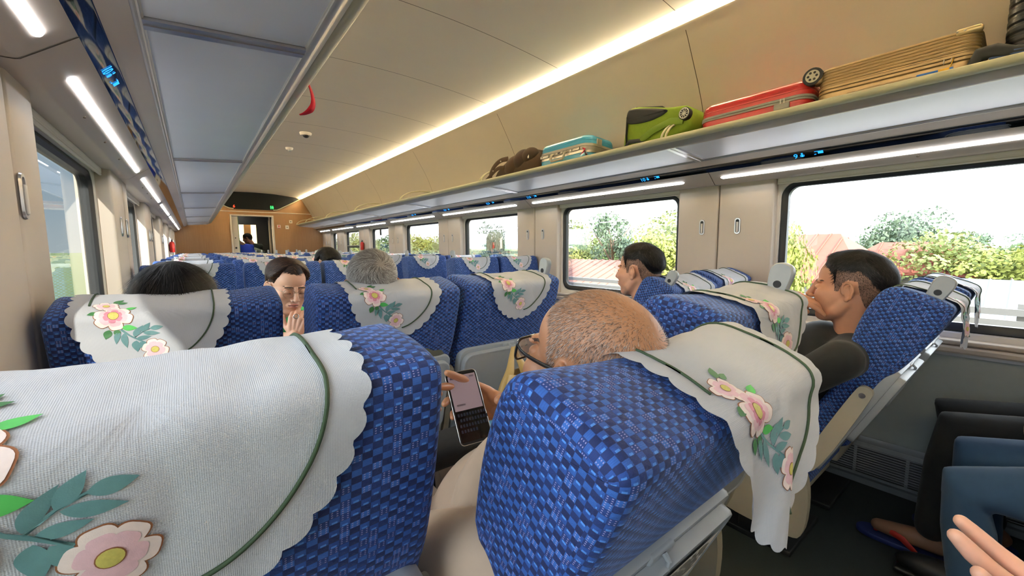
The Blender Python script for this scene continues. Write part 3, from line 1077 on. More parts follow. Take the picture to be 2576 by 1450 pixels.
def motif():
    """flat outlines of the embroidery in flap coordinates (u to the viewer's right, s down from the crown)"""
    out = []                                                # (polygon, material, level)

    def petal(cx, cy, ang, ln, wd, mi, lvl, lob=0.0):
        P, Q = [], []
        for k in range(17):
            t = k / 16
            a = PI * t
            r = ln * math.sin(a / 2 * 1.0) if False else None
            x = ln * (1 - math.cos(a)) / 2
            w_ = wd * math.sin(a) ** .62 * (.55 + .55 * t)
            P.append((x, w_ * (1 + lob * math.sin(9 * t))))
        pts = P + [(x, -w_) for x, w_ in reversed(P[1:-1])]
        ca, sa = math.cos(ang), math.sin(ang)
        return [(cx + x * ca - y * sa, cy + x * sa + y * ca) for x, y in pts]

    def flower(cx, cy, R, inner, seed, core=True):
        rg = random.Random(seed)
        n = 6
        for k in range(n):
            a = 2 * PI * k / n + rg.uniform(-.15, .15) + .3
            ln = R * rg.uniform(.9, 1.08)
            out.append((petal(cx, cy, a, ln * 1.04, R * .47, 3, 0), 3, 0.0002 + k * .00003))
            out.append((petal(cx, cy, a, ln, R * .43, 1, .08), 1, 0.0005 + k * .00003))
            out.append((petal(cx, cy, a, ln * .74, R * .34, 0, 0), 0, 0.0008 + k * .00003))
            if inner:
                out.append((petal(cx, cy, a + .3, ln * .5, R * .22, 2, 0), 2, 0.0011 + k * .00002))
        if core:
            c = lambda r_, q=1.0: [(cx + r_ * math.cos(2 * PI * k / 18), cy + q * r_ * math.sin(2 * PI * k / 18)) for k in range(18)]
            out.append((c(R * .30), 3, .0014))
            out.append((c(R * .27), 7, .0016))

    def leaf(x, y, ang, ln, wd, mi, bend=0.0):
        P = []
        for k in range(13):
            t = k / 12
            P.append((ln * t, wd * math.sin(PI * t ** .8), bend * ln * t * t))
        pts = [(x_, w_ + b_) for x_, w_, b_ in P] + [(x_, -w_ + b_) for x_, w_, b_ in reversed(P[1:-1])]
        ca, sa = math.cos(ang), math.sin(ang)
        out.append(([(x + a * ca - b * sa, y + a * sa + b * ca) for a, b in pts], mi, .0004))

    def stem(pts, w, mi):
        P, _ = interp(smooth_poly(pts, 2), 14)
        t = np.gradient(P, axis=0)
        n = np.stack([-t[:, 1], t[:, 0]], 1)
        n /= np.linalg.norm(n, axis=1)[:, None]
        out.append((list(map(tuple, P + n * w)) + list(map(tuple, (P - n * w)[::-1])), mi, .0003))
    flower(-.083, .040, .020, False, 3)
    leaf(-.073, .024, -.8, .024, .006, 5)
    leaf(-.066, .027, -.3, .018, .005, 5)
    leaf(-.052, .058, -.45, .022, .0055, 6); leaf(-.094, .066, 2.8, .018, .005, 5)
    flower(-.070, .076, .031, True, 5)
    leaf(-.058, .104, .15, .026, .007, 6); leaf(-.078, .108, 1.9, .022, .007, 5); leaf(-.068, .108, 1.3, .018, .006, 5)
    stem([(-.066, .100), (-.052, .120), (-.036, .134), (-.020, .146)], .0014, 4)
    stem([(-.040, .131), (-.026, .118), (-.008, .110)], .0010, 4)
    leaf(-.039, .128, -1.25, .030, .0055, 4, .25); leaf(-.026, .118, -.95, .026, .0055, 4); leaf(-.012, .112, -.12, .024, .006, 4)
    leaf(-.024, .120, .28, .030, .0055, 4, -.1); leaf(-.036, .134, -.12, .026, .005, 4)
    leaf(-.054, .118, 1.75, .034, .006, 4, -.25); leaf(-.062, .112, 2.0, .030, .0055, 4, -.2)
    leaf(-.036, .138, 1.75, .026, .0075, 4, -.2); leaf(-.030, .142, 1.1, .024, .0065, 4)
    flower(-.006, .163, .025, False, 9)
    return out


MOTIF = motif()


def hem(w0, s0, L, pitch, amp, scal=True):
    """the U-shaped outline of one flap from (+w0, 0) round to (-w0, 0); the last tenth of a turn keeps its scallops"""
    P = [(w0, s0 * k / 6) for k in range(6)]
    P += [(w0 * math.cos(a) , s0 + (L - s0) * math.sin(a)) for a in np.linspace(0, PI, 40)]
    P += [(-w0, s0 * k / 6) for k in range(5, -1, -1)]
    Q, t = interp(P, 150)
    if not scal:
        return Q
    tn = np.gradient(Q, axis=0)
    n = np.stack([tn[:, 1], -tn[:, 0]], 1)
    n /= np.linalg.norm(n, axis=1)[:, None]
    nb = max(1, round(t[-1] / pitch))
    ph = t / t[-1] * nb
    b = np.abs(np.sin(PI * ph)) ** .7
    return Q + n * (amp * (b - .55))[:, None]


def cover_path(theta, front=True, back=True, lift=.0055, hang=None, LF=.23, LB=.24):
    """3-D path (y, z) of the cloth over the leant seat top as function of s (0 at the crown, + to the back)"""
    R = frame(theta)
    bp = [(-.030, 1.140), (-.080, 1.139), (-.110, 1.133), (-.1155, 1.105)]
    rest = [(-.113, 1.03), (-.108, .95), (-.106, .88), (-.106, .80), (-.106, .70)]
    fp = [(-.030, 1.140), (.024, 1.133), (.046, 1.108), (.054, 1.06), (.054, 1.00), (.046, .93), (.03, .86), (.022, .78), (.02, .7)]
    B = [R(*p) for p in bp]
    if hang if hang is not None else theta > 12:
        y, z = B[-1]
        B += [(y - .004, z - .03), (y - .005, z - .08), (y - .004, z - .15), (y - .003, z - .34)]
    else:
        B += [R(*p) for p in rest]
    F = [R(*p) for p in fp]
    path = list(reversed(F[1:])) + B
    path = smooth_poly(path, 2)
    P = np.array(path)
    t = np.gradient(P, axis=0)
    n = np.stack([-t[:, 1], t[:, 0]], 1)
    n /= np.linalg.norm(n, axis=1)[:, None]
    # outward: above the crown the normal must point up
    k0 = np.argmax(P[:, 1])
    if n[k0, 1] < 0:
        n = -n
    P = P + n * lift
    d = np.concatenate([[0], np.cumsum(np.linalg.norm(np.diff(P, axis=0), axis=1))])
    i0 = np.argmin(np.abs(P - np.array(R(-.030, 1.138))).sum(1))
    return P, n, d - d[i0]


def cover_parts(theta, w0=.142, s0=.055, LF=.215, LB=.225, folds=.0, seed=1, hang=None, side=1, shiftx=0.0, ds=0.0, gather=0.0, mdu=0.0, mds=0.0):
    """meshes of one cover: cloth, green border line, embroidery"""
    P, N, sd = cover_path(theta, hang=hang)
    rg = random.Random(seed)
    ph = [rg.uniform(0, 6.28) for _ in range(6)]

    def at(u, s, e=0.0):
        s = s + ds
        y = np.interp(s, sd, P[:, 0]); z = np.interp(s, sd, P[:, 1])
        ny = np.interp(s, sd, N[:, 0]); nz = np.interp(s, sd, N[:, 1])
        k = min(1.0, max(0.0, (abs(s) - .05) / .15))
        wob = .0022 * math.sin(34 * u + 20 * s + ph[0]) * math.sin(26 * s + ph[1]) + .0012 * math.sin(70 * u + ph[2])
        wob = abs(wob) + folds * k * (0.5 + .5 * math.sin(46 * u + ph[3] + 6 * s)) * (1 if s > 0 else .3)
        uu = u * (1 - gather * k * (1 if s > 0 else 0)) + shiftx + (.02 * gather * k * math.sin(20 * s))
        return (uu, y + ny * (e + wob), z + nz * (e + wob) + dip(uu) * max(0.0, min(1.0, 1.25 - abs(s) / .12)))
    bk = hem(w0, s0, LB, .034, .0085)
    ft = hem(w0, s0, LF, .034, .0085)
    loop = [(u, s) for u, s in bk] + [(u, -s) for u, s in ft[::-1]][1:-1]
    m = MB()
    NR = 12
    n = len(loop)
    rows = []
    for r in range(NR + 1):
        f = (r / NR) ** .8
        row = []
        for u, s in loop:
            lim = s0 if s >= 0 else -s0
            spn = s if abs(s) < s0 else lim
            row.append((u * f, spn + (s - spn) * f))
        rows.append(row)
    vs, uvs, fs, fu = [], [], [], []
    for row in rows:
        for u, s in row:
            vs.append(at(u, s))
            uvs.append((u, s))
    for r in range(NR):
        for k in range(n):
            q = (r * n + k, (r + 1) * n + k, (r + 1) * n + (k + 1) % n, r * n + (k + 1) % n)
            fs.append(q)
            fu.append([uvs[i] for i in q])
    m.add(vs, fs, 0, fu)
    me = keep(m.build('headrest_cover', CLOTH, fix=False))
    bm = bmesh.new(); bm.from_mesh(me)
    bmesh.ops.remove_doubles(bm, verts=bm.verts[:], dist=1e-6)
    bmesh.ops.recalc_face_normals(bm, faces=bm.faces[:])
    bm.to_mesh(me); bm.free()
    # eyelets punched along the hem and the green corded line
    ln = MB()
    for sg, L in ((1, LB), (-1, LF)):
        c = hem(w0 - .032, s0, L - .034, .03, 0, False)
        vr = side if sg == side else 0                      # on the embroidered flap the line stops at the flowers
        c = [q for q in c if vr == 0 or q[0] * vr > .012 + mdu]
        pts = [at(u, sg * s, .0014) for u, s in (c if sg > 0 else c[::-1])]
        if len(pts) > 3:
            ln.tube(pts, .0019, 6)
    for e in (1, -1):
        far = .018 if e != side else .0
        pts = [at(e * (w0 - .032), s, .0014) for s in (np.linspace(-.02, .02 + far, 10) if side > 0 else np.linspace(-.02 - far, .02, 10))]
        ln.tube(pts, .0019, 6)
    line = keep(ln.build('border_line', OLIVE))
    mo = MB()
    for sg in (side,):
        for poly, mi, lvl in MOTIF:
            # seen from behind, the viewer's right is +x; seen from the front it is -x
            pu = [((u + mdu if sg > 0 else -u - mdu), sg * (s + mds)) for u, s in poly]
            cx_, cy_ = sum(p[0] for p in pu) / len(pu), sum(p[1] for p in pu) / len(pu)
            vs = []
            n_ = len(pu)
            for f in (1.0, .66, .33):
                vs += [at(cx_ + (a - cx_) * f, cy_ + (b - cy_) * f, .0012 + lvl * (1 if f < 1 else .9)) for a, b in pu]
            vs.append(at(cx_, cy_, .0012 + lvl))
            fs = []
            for r in range(2):
                fs += [(r * n_ + k, r * n_ + (k + 1) % n_, (r + 1) * n_ + (k + 1) % n_, (r + 1) * n_ + k) for k in range(n_)]
            fs += [(2 * n_ + k, 2 * n_ + (k + 1) % n_, 3 * n_) for k in range(n_)]
            mo.add(vs, fs, mi)
    emb = keep(mo.build('flower_embroidery', EMB))
    return me, line, emb


def make_cover(parts, col, y, facing, label, group='white embroidered headrest covers'):
    o = put('headrest_cover', parts[0])
    o.location = (COLX[col] - colshift(col, y), y, 0)
    o.rotation_euler = (0, 0, 0 if facing > 0 else PI)
    tag(o, label, 'headrest cover', group)
    put('border_line', parts[1], o)
    put('flower_embroidery', parts[2], o)
    return o


FACE = 'blue patterned seat facing the camera'
ROWY = {}
SEATS = {}
# (column, pivot y, lean, seat label, cover options, cover label)
front = [
    ('A', .560, 8.5, 'blue woven seat straight ahead of the camera with wide white cover', dict(seed=11, shiftx=-.002, folds=.002, LB=.245, w0=.145, mdu=-.014, mds=-.002), 'big grey-white cover hanging on the seat straight ahead, large flowers showing'),
    ('B', .545, 22, 'reclined blue woven seat that the bald man leans on', dict(seed=12, shiftx=.075, folds=.016, gather=.22, LB=.26), 'creased white cover hanging freely behind the bald man'),
    ('C', .585, 12.5, 'dark blue aisle seat beyond the bald man', dict(seed=13, shiftx=.055, folds=.008, gather=.1), 'white cover on the aisle seat beyond the bald man'),
    ('D', .500, 23, 'reclined blue seat under the man in black, seen from its side', dict(seed=14, folds=.012, gather=.15), 'white cover dangling off the seat of the man in black'),
    ('E', .490, 22, 'reclined window seat beside the man in black', dict(seed=15, folds=.010, gather=.1), 'white cover dangling off the window seat beside the man in black'),
    ('A', 1.540, 16, 'blue seat that the long-haired woman sits in, by the sunny window', dict(seed=21, shiftx=-.04), 'sunlit white cover behind the long-haired woman'),
    ('B', 1.430, 14, 'blue seat that the grey-haired man sits in', dict(seed=22, hang=False), 'white cover behind the grey-haired man'),
    ('C', 1.430, 13, 'blue seat with a plastic bag hanging on its tray', dict(seed=23, shiftx=.02, hang=False), 'white cover above the hanging plastic bag'),
    ('D', 1.400, 26, 'reclined blue seat that the smiling boy sits in', dict(seed=24, shiftx=.02, folds=.005), 'white cover behind the smiling boy'),
    ('E', 1.400, 24, 'reclined blue window seat beside the smiling boy', dict(seed=25, folds=.005), 'white cover on the window seat beside the smiling boy'),
    ('D', -.60, 14, 'blue seat under the passenger in jeans beside the camera', None, ''),
    ('E', -.60, 14, 'blue window seat under the passenger in black trousers', None, ''),
]
for col, y, th, lab, opt, clab in front:
    s = make_seat(col, y, th, 1, lab, 'seats facing the end wall')
    SEATS[(col, round(y))] = s
    if opt is None:
        continue
    parts = cover_parts(th, **opt)
    make_cover(parts, col, y, 1, clab)
    if col == 'B' and y < 1:
        t = [c for c in s.children if c.name.startswith('tray_table')][0]
        put('tray_notice', SM['tray_notice'], t)

VAR = [cover_parts(8, seed=31, side=-1), cover_parts(8, seed=32, shiftx=.01, side=-1), cover_parts(8, seed=33, shiftx=-.012, side=-1)]
NROW = 9
for r in range(NROW):
    for col in 'ABCDE':
        y = (3.0 if col in 'ABC' else 2.89) + .95 * r
        where = '%s, %s row facing the camera' % (COLN[col], ORD[r])
        make_seat(col, y, 8, -1, 'blue patterned %s' % where, 'seats facing the camera')
        make_cover(VAR[rnd.randrange(3)], col, y, -1, 'white cover on %s' % where)
# ================================================================== luggage on the rack
GOLD = mat('champagne_shell', (160, 136, 98), .32, .35, var=.05, scale=20)
GOLDD = mat('champagne_trim', (128, 108, 78), .4, .3, var=.05)
RED = mat('red_shell', (176, 36, 36), .30, var=.04, coat=.4)
ZIPG = mat('zip_tape_grey', (150, 146, 138), .7, var=.1, scale=80, bump=.1)
BLUES = mat('sky_blue_shell', (58, 148, 186), .32, var=.03, coat=.4)
SILV = mat('silver_frame', (190, 184, 172), .3, .7, var=.03)
GREENC = mat('lime_fabric', (118, 142, 30), .8, var=.12, scale=60, bump=.2)
BLACKC = mat('black_nylon', (30, 32, 34), .75, var=.2, scale=60, bump=.2)
BROWNC = mat('brown_fabric', (66, 48, 30), .85, var=.2, scale=40, bump=.3)
BLACKS = mat('black_shell', (22, 26, 28), .35, var=.1, coat=.2)
TYRE = mat('wheel_tyre_black', (28, 30, 30), .6)
HUB = mat('wheel_hub_silver', (170, 166, 150), .35, .5)


def on_rack(name, label, cat, x, y, group='luggage on the rack'):
    z = 1.776 - .066 * (x - 2.03) + .005
    o = thing(name, label, cat, (x, y, z), 0, group)
    o.rotation_euler = (0, .066, 0)
    return o


def rings(mb, w, d, r, spec, n=10, wob=None):
    """shell standing on its outline (0..d across the rack, 0..w along it); spec: (z, inset, material of the band above)"""
    R = []
    for z, e, mi in spec:
        P = rrect(e, d - e, e, w - e, max(.004, r - e), n)
        if wob:
            P = [wob(a, b, z) for a, b in P]
        R.append([(a, b, z) for a, b in P])
    k = len(R[0])
    for i in range(len(R) - 1):
        mb.add(R[i] + R[i + 1], [(j, (j + 1) % k, k + (j + 1) % k, k + j) for j in range(k)], spec[i][2])
    mb.add(R[0], [tuple(reversed(range(k)))], spec[0][2])
    mb.add(R[-1], [tuple(range(k))], spec[-1][2])
    return mb


def wheel(parent, c, r=.036, name='wheel'):
    m = MB()
    x = y = z = 0.0
    m.tube([(x - .014, y, z), (x - .012, y, z), (x + .012, y, z), (x + .014, y, z)], [r * .93, r, r, r * .93], 24, 0)
    m.tube([(x - .0165, y, z), (x + .0165, y, z)], r * .70, 20, 1)
    for k in range(6):
        a = 2 * PI * k / 6
        m.tube([(x - .0172, y + r * .42 * math.cos(a), z + r * .42 * math.sin(a)), (x + .0172, y + r * .42 * math.cos(a), z + r * .42 * math.sin(a))], r * .14, 8, 0)
    return m.build(name, [TYRE, HUB], parent, auto=40, loc=c)


# champagne case with a wheel at its far end
g = on_rack('suitcase', 'champagne ribbed suitcase lying on the rack, wheel at one corner, blue tag', 'suitcase', 2.075, .152)
g.scale = (.95, .90, .84)
H = .19
sp = [(0, .018, 0), (.004, .006, 0), (.012, .001, 0), (.060, 0, 0), (.064, .004, 2), (.068, 0, 0), (.078, .0, 2), (.081, .003, 2), (.084, 0, 0)]
for k in range(6):
    z = .094 + k * .0135
    sp += [(z, 0, 0), (z + .004, .0035, 0), (z + .0085, .0035, 0), (z + .0115, 0, 0)]
sp += [(.178, .002, 0), (.186, .010, 0), (.19, .022, 0)]
rings(MB(), .50, .33, .05, sp).build('x', [GOLD, GOLDD, GOLDD]) if False else None
mb = rings(MB(), .50, .33, .05, sp)
mb.build('shell', [GOLD, GOLDD, GOLDD], g, auto=40)
wheel(g, (.018, .520, .168)).scale = (1, 1 / .9, 1 / .84)
m = MB()
m.box((.03, .50, .150), (.05, .04, .05), 0, bev=.012)
m.build('wheel_housing', GOLDD, g, auto=40)
m = MB()
m.tube([(-.004, .16, .030), (-.014, .18, .031), (-.016, .26, .031), (-.014, .34, .030), (-.004, .36, .029)], [.008, .010, .011, .010, .008], 10, flat=.6)
m.box((-.001, .26, .030), (.006, .25, .026), 0, bev=.003)
m.build('carry_handle', GOLDD, g, auto=50)
m = MB()
m.box((.01, .035, .178), (.03, .07, .026), 0, bev=.010)
m.ell((-.006, .045, .178), (.002, .004, .004), 10, 6, 1); m.ell((-.006, .065, .178), (.002, .004, .004), 10, 6, 1)
m.build('corner_guard', [mat('champagne_bright', (205, 184, 140), .3, .4), SILV], g, auto=40)
t = MB()
t.box((-.006, .115, .028), (.004, .10, .035), 0, bev=.002)
t.box((-.0085, .118, .026), (.002, .06, .008), 1); t.box((-.0085, .09, .040), (.002, .03, .010), 2)
t.tube([(-.006, .075, .045), (-.008, .07, .062), (-.004, .068, .078)], .0018, 6, 2)
t.build('luggage_tag', [mat('tag_blue', (36, 92, 170), .5), PAPER, mat('tag_yellow', (226, 176, 50), .5)], g, auto=40)
m = MB()
for y in (.072, .092):
    m.tube([(-.005, y, .083), (-.009, y, .078), (-.009, y, .064), (-.005, y, .062), (-.004, y, .07), (-.005, y, .083)], .0016, 6)
m.build('zip_pull', SILV, g)

# red case
g = on_rack('suitcase', 'red hard-shell suitcase with pale grey zip band, between the champagne case and the green bag', 'suitcase', 2.075, .622)
g.scale = (.95, 1, .80)
sp = [(0, .02, 0), (.004, .006, 0), (.012, 0, 0), (.070, 0, 0), (.072, -.004, 1), (.082, -.005, 1), (.084, -.001, 1), (.086, -.005, 1), (.098, -.004, 1), (.100, 0, 0), (.122, 0, 0), (.124, -.0015, 0), (.127, 0, 0),
      (.140, .0, 0), (.150, .001, 0), (.160, .004, 0), (.170, .010, 0), (.178, .020, 0), (.181, .034, 0)]
def redwob(a, b, z):
    if z > .128:
        k = .0022 * max(0, math.sin(b * 2 * PI / .024)) * min(1, (z - .128) / .02)
        return (a + (k if a < .165 else -k), b)
    return (a, b)
rings(MB(), .475, .32, .055, sp, 14, redwob).build('shell', [RED, ZIPG], g, auto=50)
m = MB()
m.box((-.010, .10, .052), (.012, .06, .030), 0, bev=.003)
for y in (.092, .106):
    m.tube([(-.010, y, .066), (-.012, y, .092)], .0018, 6, 1)
m.build('combination_lock', [ZIPG, SILV], g, auto=40)

# green trolley bag, standing
g = on_rack('trolley_bag', 'green and black fabric trolley bag tilted on the rack beside the red suitcase', 'bag', 2.085, 1.130)
g.scale = (1, .92, .95)
prof = smooth_poly([(.02, .06), (.02, .15), (.05, .195), (.16, .205), (.30, .245), (.42, .275), (.455, .265), (.475, .15), (.487, .02), (.46, .0), (.30, .0), (.10, .03)], 2, True)
m = MB()
P0 = np.array(prof)
st = [(0, .02), (.008, .006), (.022, 0), (.14, -.006), (.258, 0), (.272, .006), (.28, .02)]
RR_ = [[(x, y, z) for y, z in offset_poly(P0, -d_)] for x, d_ in st]
m.loft(RR_, 0, caps=True)
m.build('body', GREENC, g, auto=60)
m = MB()
pk = smooth_poly([(.15, .190), (.30, .232), (.43, .262), (.455, .245), (.462, .19), (.44, .165), (.30, .150), (.20, .165)], 2, True)
m.loft([[(-.002, y, z) for y, z in pk], [(-.010, y, z) for y, z in offset_poly(np.array(pk), -.004)], [(-.012, y, z) for y, z in offset_poly(np.array(pk), -.012)]], 0)
m.add([(-.012, y, z) for y, z in offset_poly(np.array(pk), -.012)], [tuple(range(len(pk)))], 0)
m.build('pocket', BLACKC, g, auto=60)
m = MB()
m.tube([(-.008, .06, .10), (-.012, .14, .115), (-.014, .25, .09), (-.014, .34, .045), (-.010, .40, .02)], [.018, .02, .02, .02, .016], 8, flat=.35, up=(0, 0, 1))
m.tube([(-.006, .442, .0), (-.012, .446, .10), (-.010, .448, .21)], .010, 6, 1, flat=.3)
m.tube([(-.008, .30, .015), (-.016, .34, .045), (-.016, .42, .055), (-.008, .46, .02)], .014, 8, 1, flat=.5)
m.build('strap', [mat('lime_strap', (104, 128, 34), .8, var=.1), BLACKC], g, auto=60)
m = MB()
c = (-.012, .048, .135)
m.tube([(c[0] - .012, c[1], c[2]), (c[0] + .016, c[1], c[2])], .034, 26, 0)
m.tube([(c[0] - .0135, c[1], c[2]), (c[0] - .012, c[1], c[2])], .028, 22, 2)
for k in range(10):
    a = 2 * PI * k / 10
    m.tube([(c[0] - .0145, c[1], c[2]), (c[0] - .0145, c[1] + .027 * math.cos(a), c[2] + .027 * math.sin(a))], .0022, 6, 1)
rg_ = [(c[0] - .0145, c[1] + .027 * math.cos(a), c[2] + .027 * math.sin(a)) for a in np.linspace(0, 2 * PI, 25)]
m.tube(rg_, .0028, 6, 1)
m.build('wheel', [TYRE, mat('spoke_white', (220, 218, 208), .4), DARKM], g, auto=40)
m = MB()
m.box((.10, .34, .262), (.10, .20, .012), 0, rot=Matrix.Rotation(.22, 3, 'X'), bev=.004)
m.build('top_handle', BLACKC, g, auto=40)

# blue case with silver frame
g = on_rack('suitcase', 'sky blue hard suitcase with silver frame and drop handle facing the aisle', 'suitcase', 2.085, 1.845)
g.scale = (1, 1, .90)
sp = [(0, .02, 0), (.004, .007, 0), (.012, .001, 0), (.070, 0, 0), (.072, -.004, 1), (.088, -.005, 1), (.090, -.002, 2), (.118, -.002, 2), (.120, -.005, 1), (.138, -.004, 1), (.140, 0, 0), (.162, .001, 0), (.165, .0035, 0), (.168, .002, 0),
      (.185, .006, 0), (.198, .014, 0), (.206, .026, 0), (.210, .045, 0)]
rings(MB(), .50, .295, .075, sp, 14).build('shell', [BLUES, SILV, mat('frame_grey', (150, 146, 136), .4, .4)], g, auto=45)
m = MB()
m.tube([(-.004, .20, .106), (-.020, .20, .100), (-.030, .20, .060), (-.030, .21, .048), (-.030, .32, .048), (-.030, .33, .060), (-.020, .33, .100), (-.004, .33, .106)], [.010] * 8, 10, flat=.8)
m.build('carry_handle', mat('handle_stone', (176, 168, 150), .5), g, auto=60)
for y in (.12, .42):
    m = MB()
    m.box((-.006, y, .104), (.008, .085, .022), 0, bev=.004)
    m.ell((-.011, y + .02, .104), (.002, .004, .004), 8, 5, 1)
    m.build('case_lock', [SILV, DARKM], g, auto=40)
m = MB()
m.box((-.007, .265, .106), (.008, .07, .020), 0, bev=.004)
m.box((-.0115, .265, .106), (.002, .024, .010), 1)
m.build('combination_lock', [SILV, DARKM], g, auto=40)
m = MB()
m.box((.10, -.002, .155), (.05, .008, .05), 0, bev=.003)
m.build('corner_latch', SILV, g, auto=40)
m = MB()
m.tube([(-.008, .045, .10), (-.014, .02, .085), (-.02, .03, .06), (-.016, .055, .055)], [.004, .010, .010, .005], 8, flat=.4)
m.tube([(-.014, .02, .07), (-.024, .0, .045), (-.03, -.02, .035)], [.008, .010, .006], 8, 1, flat=.4)
m.build('ribbon', [mat('ribbon_red', (206, 40, 66), .6), BLACKC], g)

# brown backpack on its side
g = on_rack('backpack', 'dark brown backpack slumped on the rack at the end of the luggage row', 'backpack', 2.075, 2.37)
g.scale = (1, 1.10, .98)
m = MB()
sec = []
for t, w, h, y0 in ((0.0, .10, .12, 0), (.02, .135, .17, .012), (.08, .150, .205, .06), (.16, .155, .225, .13), (.24, .155, .222, .21), (.32, .15, .195, .30), (.40, .14, .15, .40), (.46, .125, .105, .48), (.52, .09, .07, .55), (.55, .04, .03, .59)):
    sec.append([(.155 + a * w * (1 + .02 * math.sin(9 * b + y0 * 30)), y0, h * .5 + b * h * .5 + .006 * math.sin(7 * a + 20 * t)) for a, b in [(math.copysign(abs(math.cos(q)) ** .7, math.cos(q)), math.copysign(abs(math.sin(q)) ** .7, math.sin(q))) for q in np.linspace(0, 2 * PI, 41)[:-1]]])
m.loft(sec, 0, caps=True)
m.build('body', BROWNC, g, auto=70)
for k, (ya, za, ry, rz_, tx) in enumerate(((.085, .150, .075, .060, .35), (.17, .135, .095, .075, .45), (.27, .105, .10, .070, .55))):
    m = MB()
    m.ell((.035, ya, za), (.06, ry, rz_), 24, 16, R=Matrix.Rotation(-tx, 3, 'X'))
    m.build('pocket', mat('brown_fabric_dark', (54, 38, 24), .85, var=.2, scale=40, bump=.3) if k == 1 else BROWNC, g)
m = MB()
m.tube(smooth_poly([(.02, .33, .170), (-.004, .40, .165), (-.010, .47, .125), (-.008, .515, .07), (.0, .52, .03)], 2), .020, 8, flat=.4)
m.tube(smooth_poly([(.01, .36, .10), (-.006, .42, .105), (-.010, .50, .06), (-.006, .57, .020), (.0, .63, .008)], 2), .017, 8, flat=.35)
m.build('shoulder_strap', BROWNC, g, auto=70)
m = MB()
m.box((-.012, .055, .13), (.008, .012, .03), 0, bev=.002)
for y, z in ((.375, .150), (.47, .085), (.565, .022)):
    m.ell((-.018, y, z), (.004, .006, .006), 8, 6, 0)
m.build('buckle', SILV, g)

# black upright case at the near end and a slack black strap between
g = on_rack('suitcase', 'black ribbed suitcase at the near end of the rack, cut by the frame edge', 'suitcase', 2.08, -.24)
sp = [(0, .02, 0), (.01, .004, 0)]
for k in range(8):
    z = .02 + k * .03
    sp += [(z, 0, 0), (z + .012, 0, 0), (z + .016, .004, 0), (z + .024, .004, 0)]
sp += [(.27, .003, 0), (.30, .012, 0), (.312, .035, 0)]
rings(MB(), .345, .27, .05, sp).build('shell', BLACKS, g, auto=45)
m = MB(); m.ell((-.003, .27, .245), (.003, .006, .006), 10, 6)
m.build('rivet', SILV, g)
g = MB()
g.tube([(2.055, .17, 1.798), (2.05, .15, 1.828), (2.045, .12, 1.828), (2.045, .08, 1.810), (2.045, .0, 1.800), (2.045, -.05, 1.80)], [.012, .024, .022, .018, .016, .012], 10, flat=.7)
g.tube([(2.045, .13, 1.804), (2.042, .08, 1.808), (2.042, .01, 1.800)], [.008, .016, .012], 10, 1, flat=.6)
tag(g.build('waist_bag', [BLACKC, mat('navy_lining', (52, 70, 110), .8)], auto=60), 'small slack black cloth bag lying in front of the champagne suitcase', 'bag', 'luggage on the rack')

# red ribbon hanging by the empty rack
m = MB()
pts = [(.352, 1.60, 1.800), (.362, 1.605, 1.782), (.373, 1.62, 1.760), (.378, 1.635, 1.738), (.372, 1.645, 1.718), (.350, 1.66, 1.703), (.336, 1.665, 1.699)]
P, _ = interp(smooth_poly(pts, 2), 24)
vs = []
for i, p in enumerate(P):
    w = .0115 * (1 - .8 * max(0, (i - 16) / 7))
    vs += [(p[0] - w * .8, p[1] - w, p[2] + w * .35), (p[0] + w * .8, p[1] + w, p[2] - w * .35)]
m.add(vs, [(2 * i, 2 * i + 1, 2 * i + 3, 2 * i + 2) for i in range(23)])
rb = m.build('ribbon', mat('ribbon_scarlet', (214, 24, 48), .6, var=.05), fix=False)
sd_ = rb.modifiers.new('thick', 'SOLIDIFY'); sd_.thickness = .0012
tag(rb, 'short red ribbon curling down from the edge of the empty luggage rack', 'ribbon')

# ceiling cameras, fire extinguishers
for x, y, s_, lab, nm in ((1.08, 5.1, 1.0, 'white dome camera on the ceiling, the one with a dark eye', 'dome_camera'), (1.06, 5.96, .7, 'small white detector on the ceiling beyond the dome camera', 'smoke_detector')):
    z = cz(x)
    c = thing(nm, lab, 'camera' if s_ == 1 else 'detector', (x, y, z - .001))
    m = MB()
    m.tube([(0, 0, 0), (0, 0, -.012), (0, 0, -.03)], [.062 * s_, .062 * s_, .05 * s_], 24)
    m.build('base', WHITEP, c, auto=40)
    m = MB()
    m.ell((0, -.012, -.032), (.034 * s_, .034 * s_, .026 * s_), 18, 12)
    m.build('lens' if s_ == 1 else 'sensor', BLACKR if s_ == 1 else SHELL, c)
EXT = mat('extinguisher_red', (200, 40, 30), .35, coat=.4)
for side, y, lab in ((1, 8.02, 'red fire extinguisher on the window pillar past the smiling boy'), (-1, 7.95, 'red fire extinguisher on the sunlit side pillar near the end wall')):
    x = S(2.59, side)
    c = thing('fire_extinguisher', lab, 'fire extinguisher', (x, y, 1.17), 0, 'fire extinguishers')
    m = MB(); m.tube([(0, 0, 0), (0, 0, .012), (0, 0, .22), (0, 0, .25), (0, 0, .262)], [.045, .052, .052, .035, .018], 18)
    m.build('cylinder', EXT, c, auto=40)
    m = MB(); m.box((0, 0, .275), (.03, .05, .03), 0, bev=.005); m.box((0, -.03, .30), (.016, .09, .012), 0, rot=Matrix.Rotation(.3, 3, 'X'), bev=.003)
    m.tube([(0, .03, .275), (0, .06, .26), (0, .065, .15), (0, .058, .06)], .008, 8)
    m.build('valve', BLACKR, c, auto=40)
    m = MB(); m.box((S(2.63, side) - x, 0, .13), (.05, .03, .2), 0, bev=.004)
    m.build('bracket', DARKM, c)
    c.scale = (.62, .62, .62)
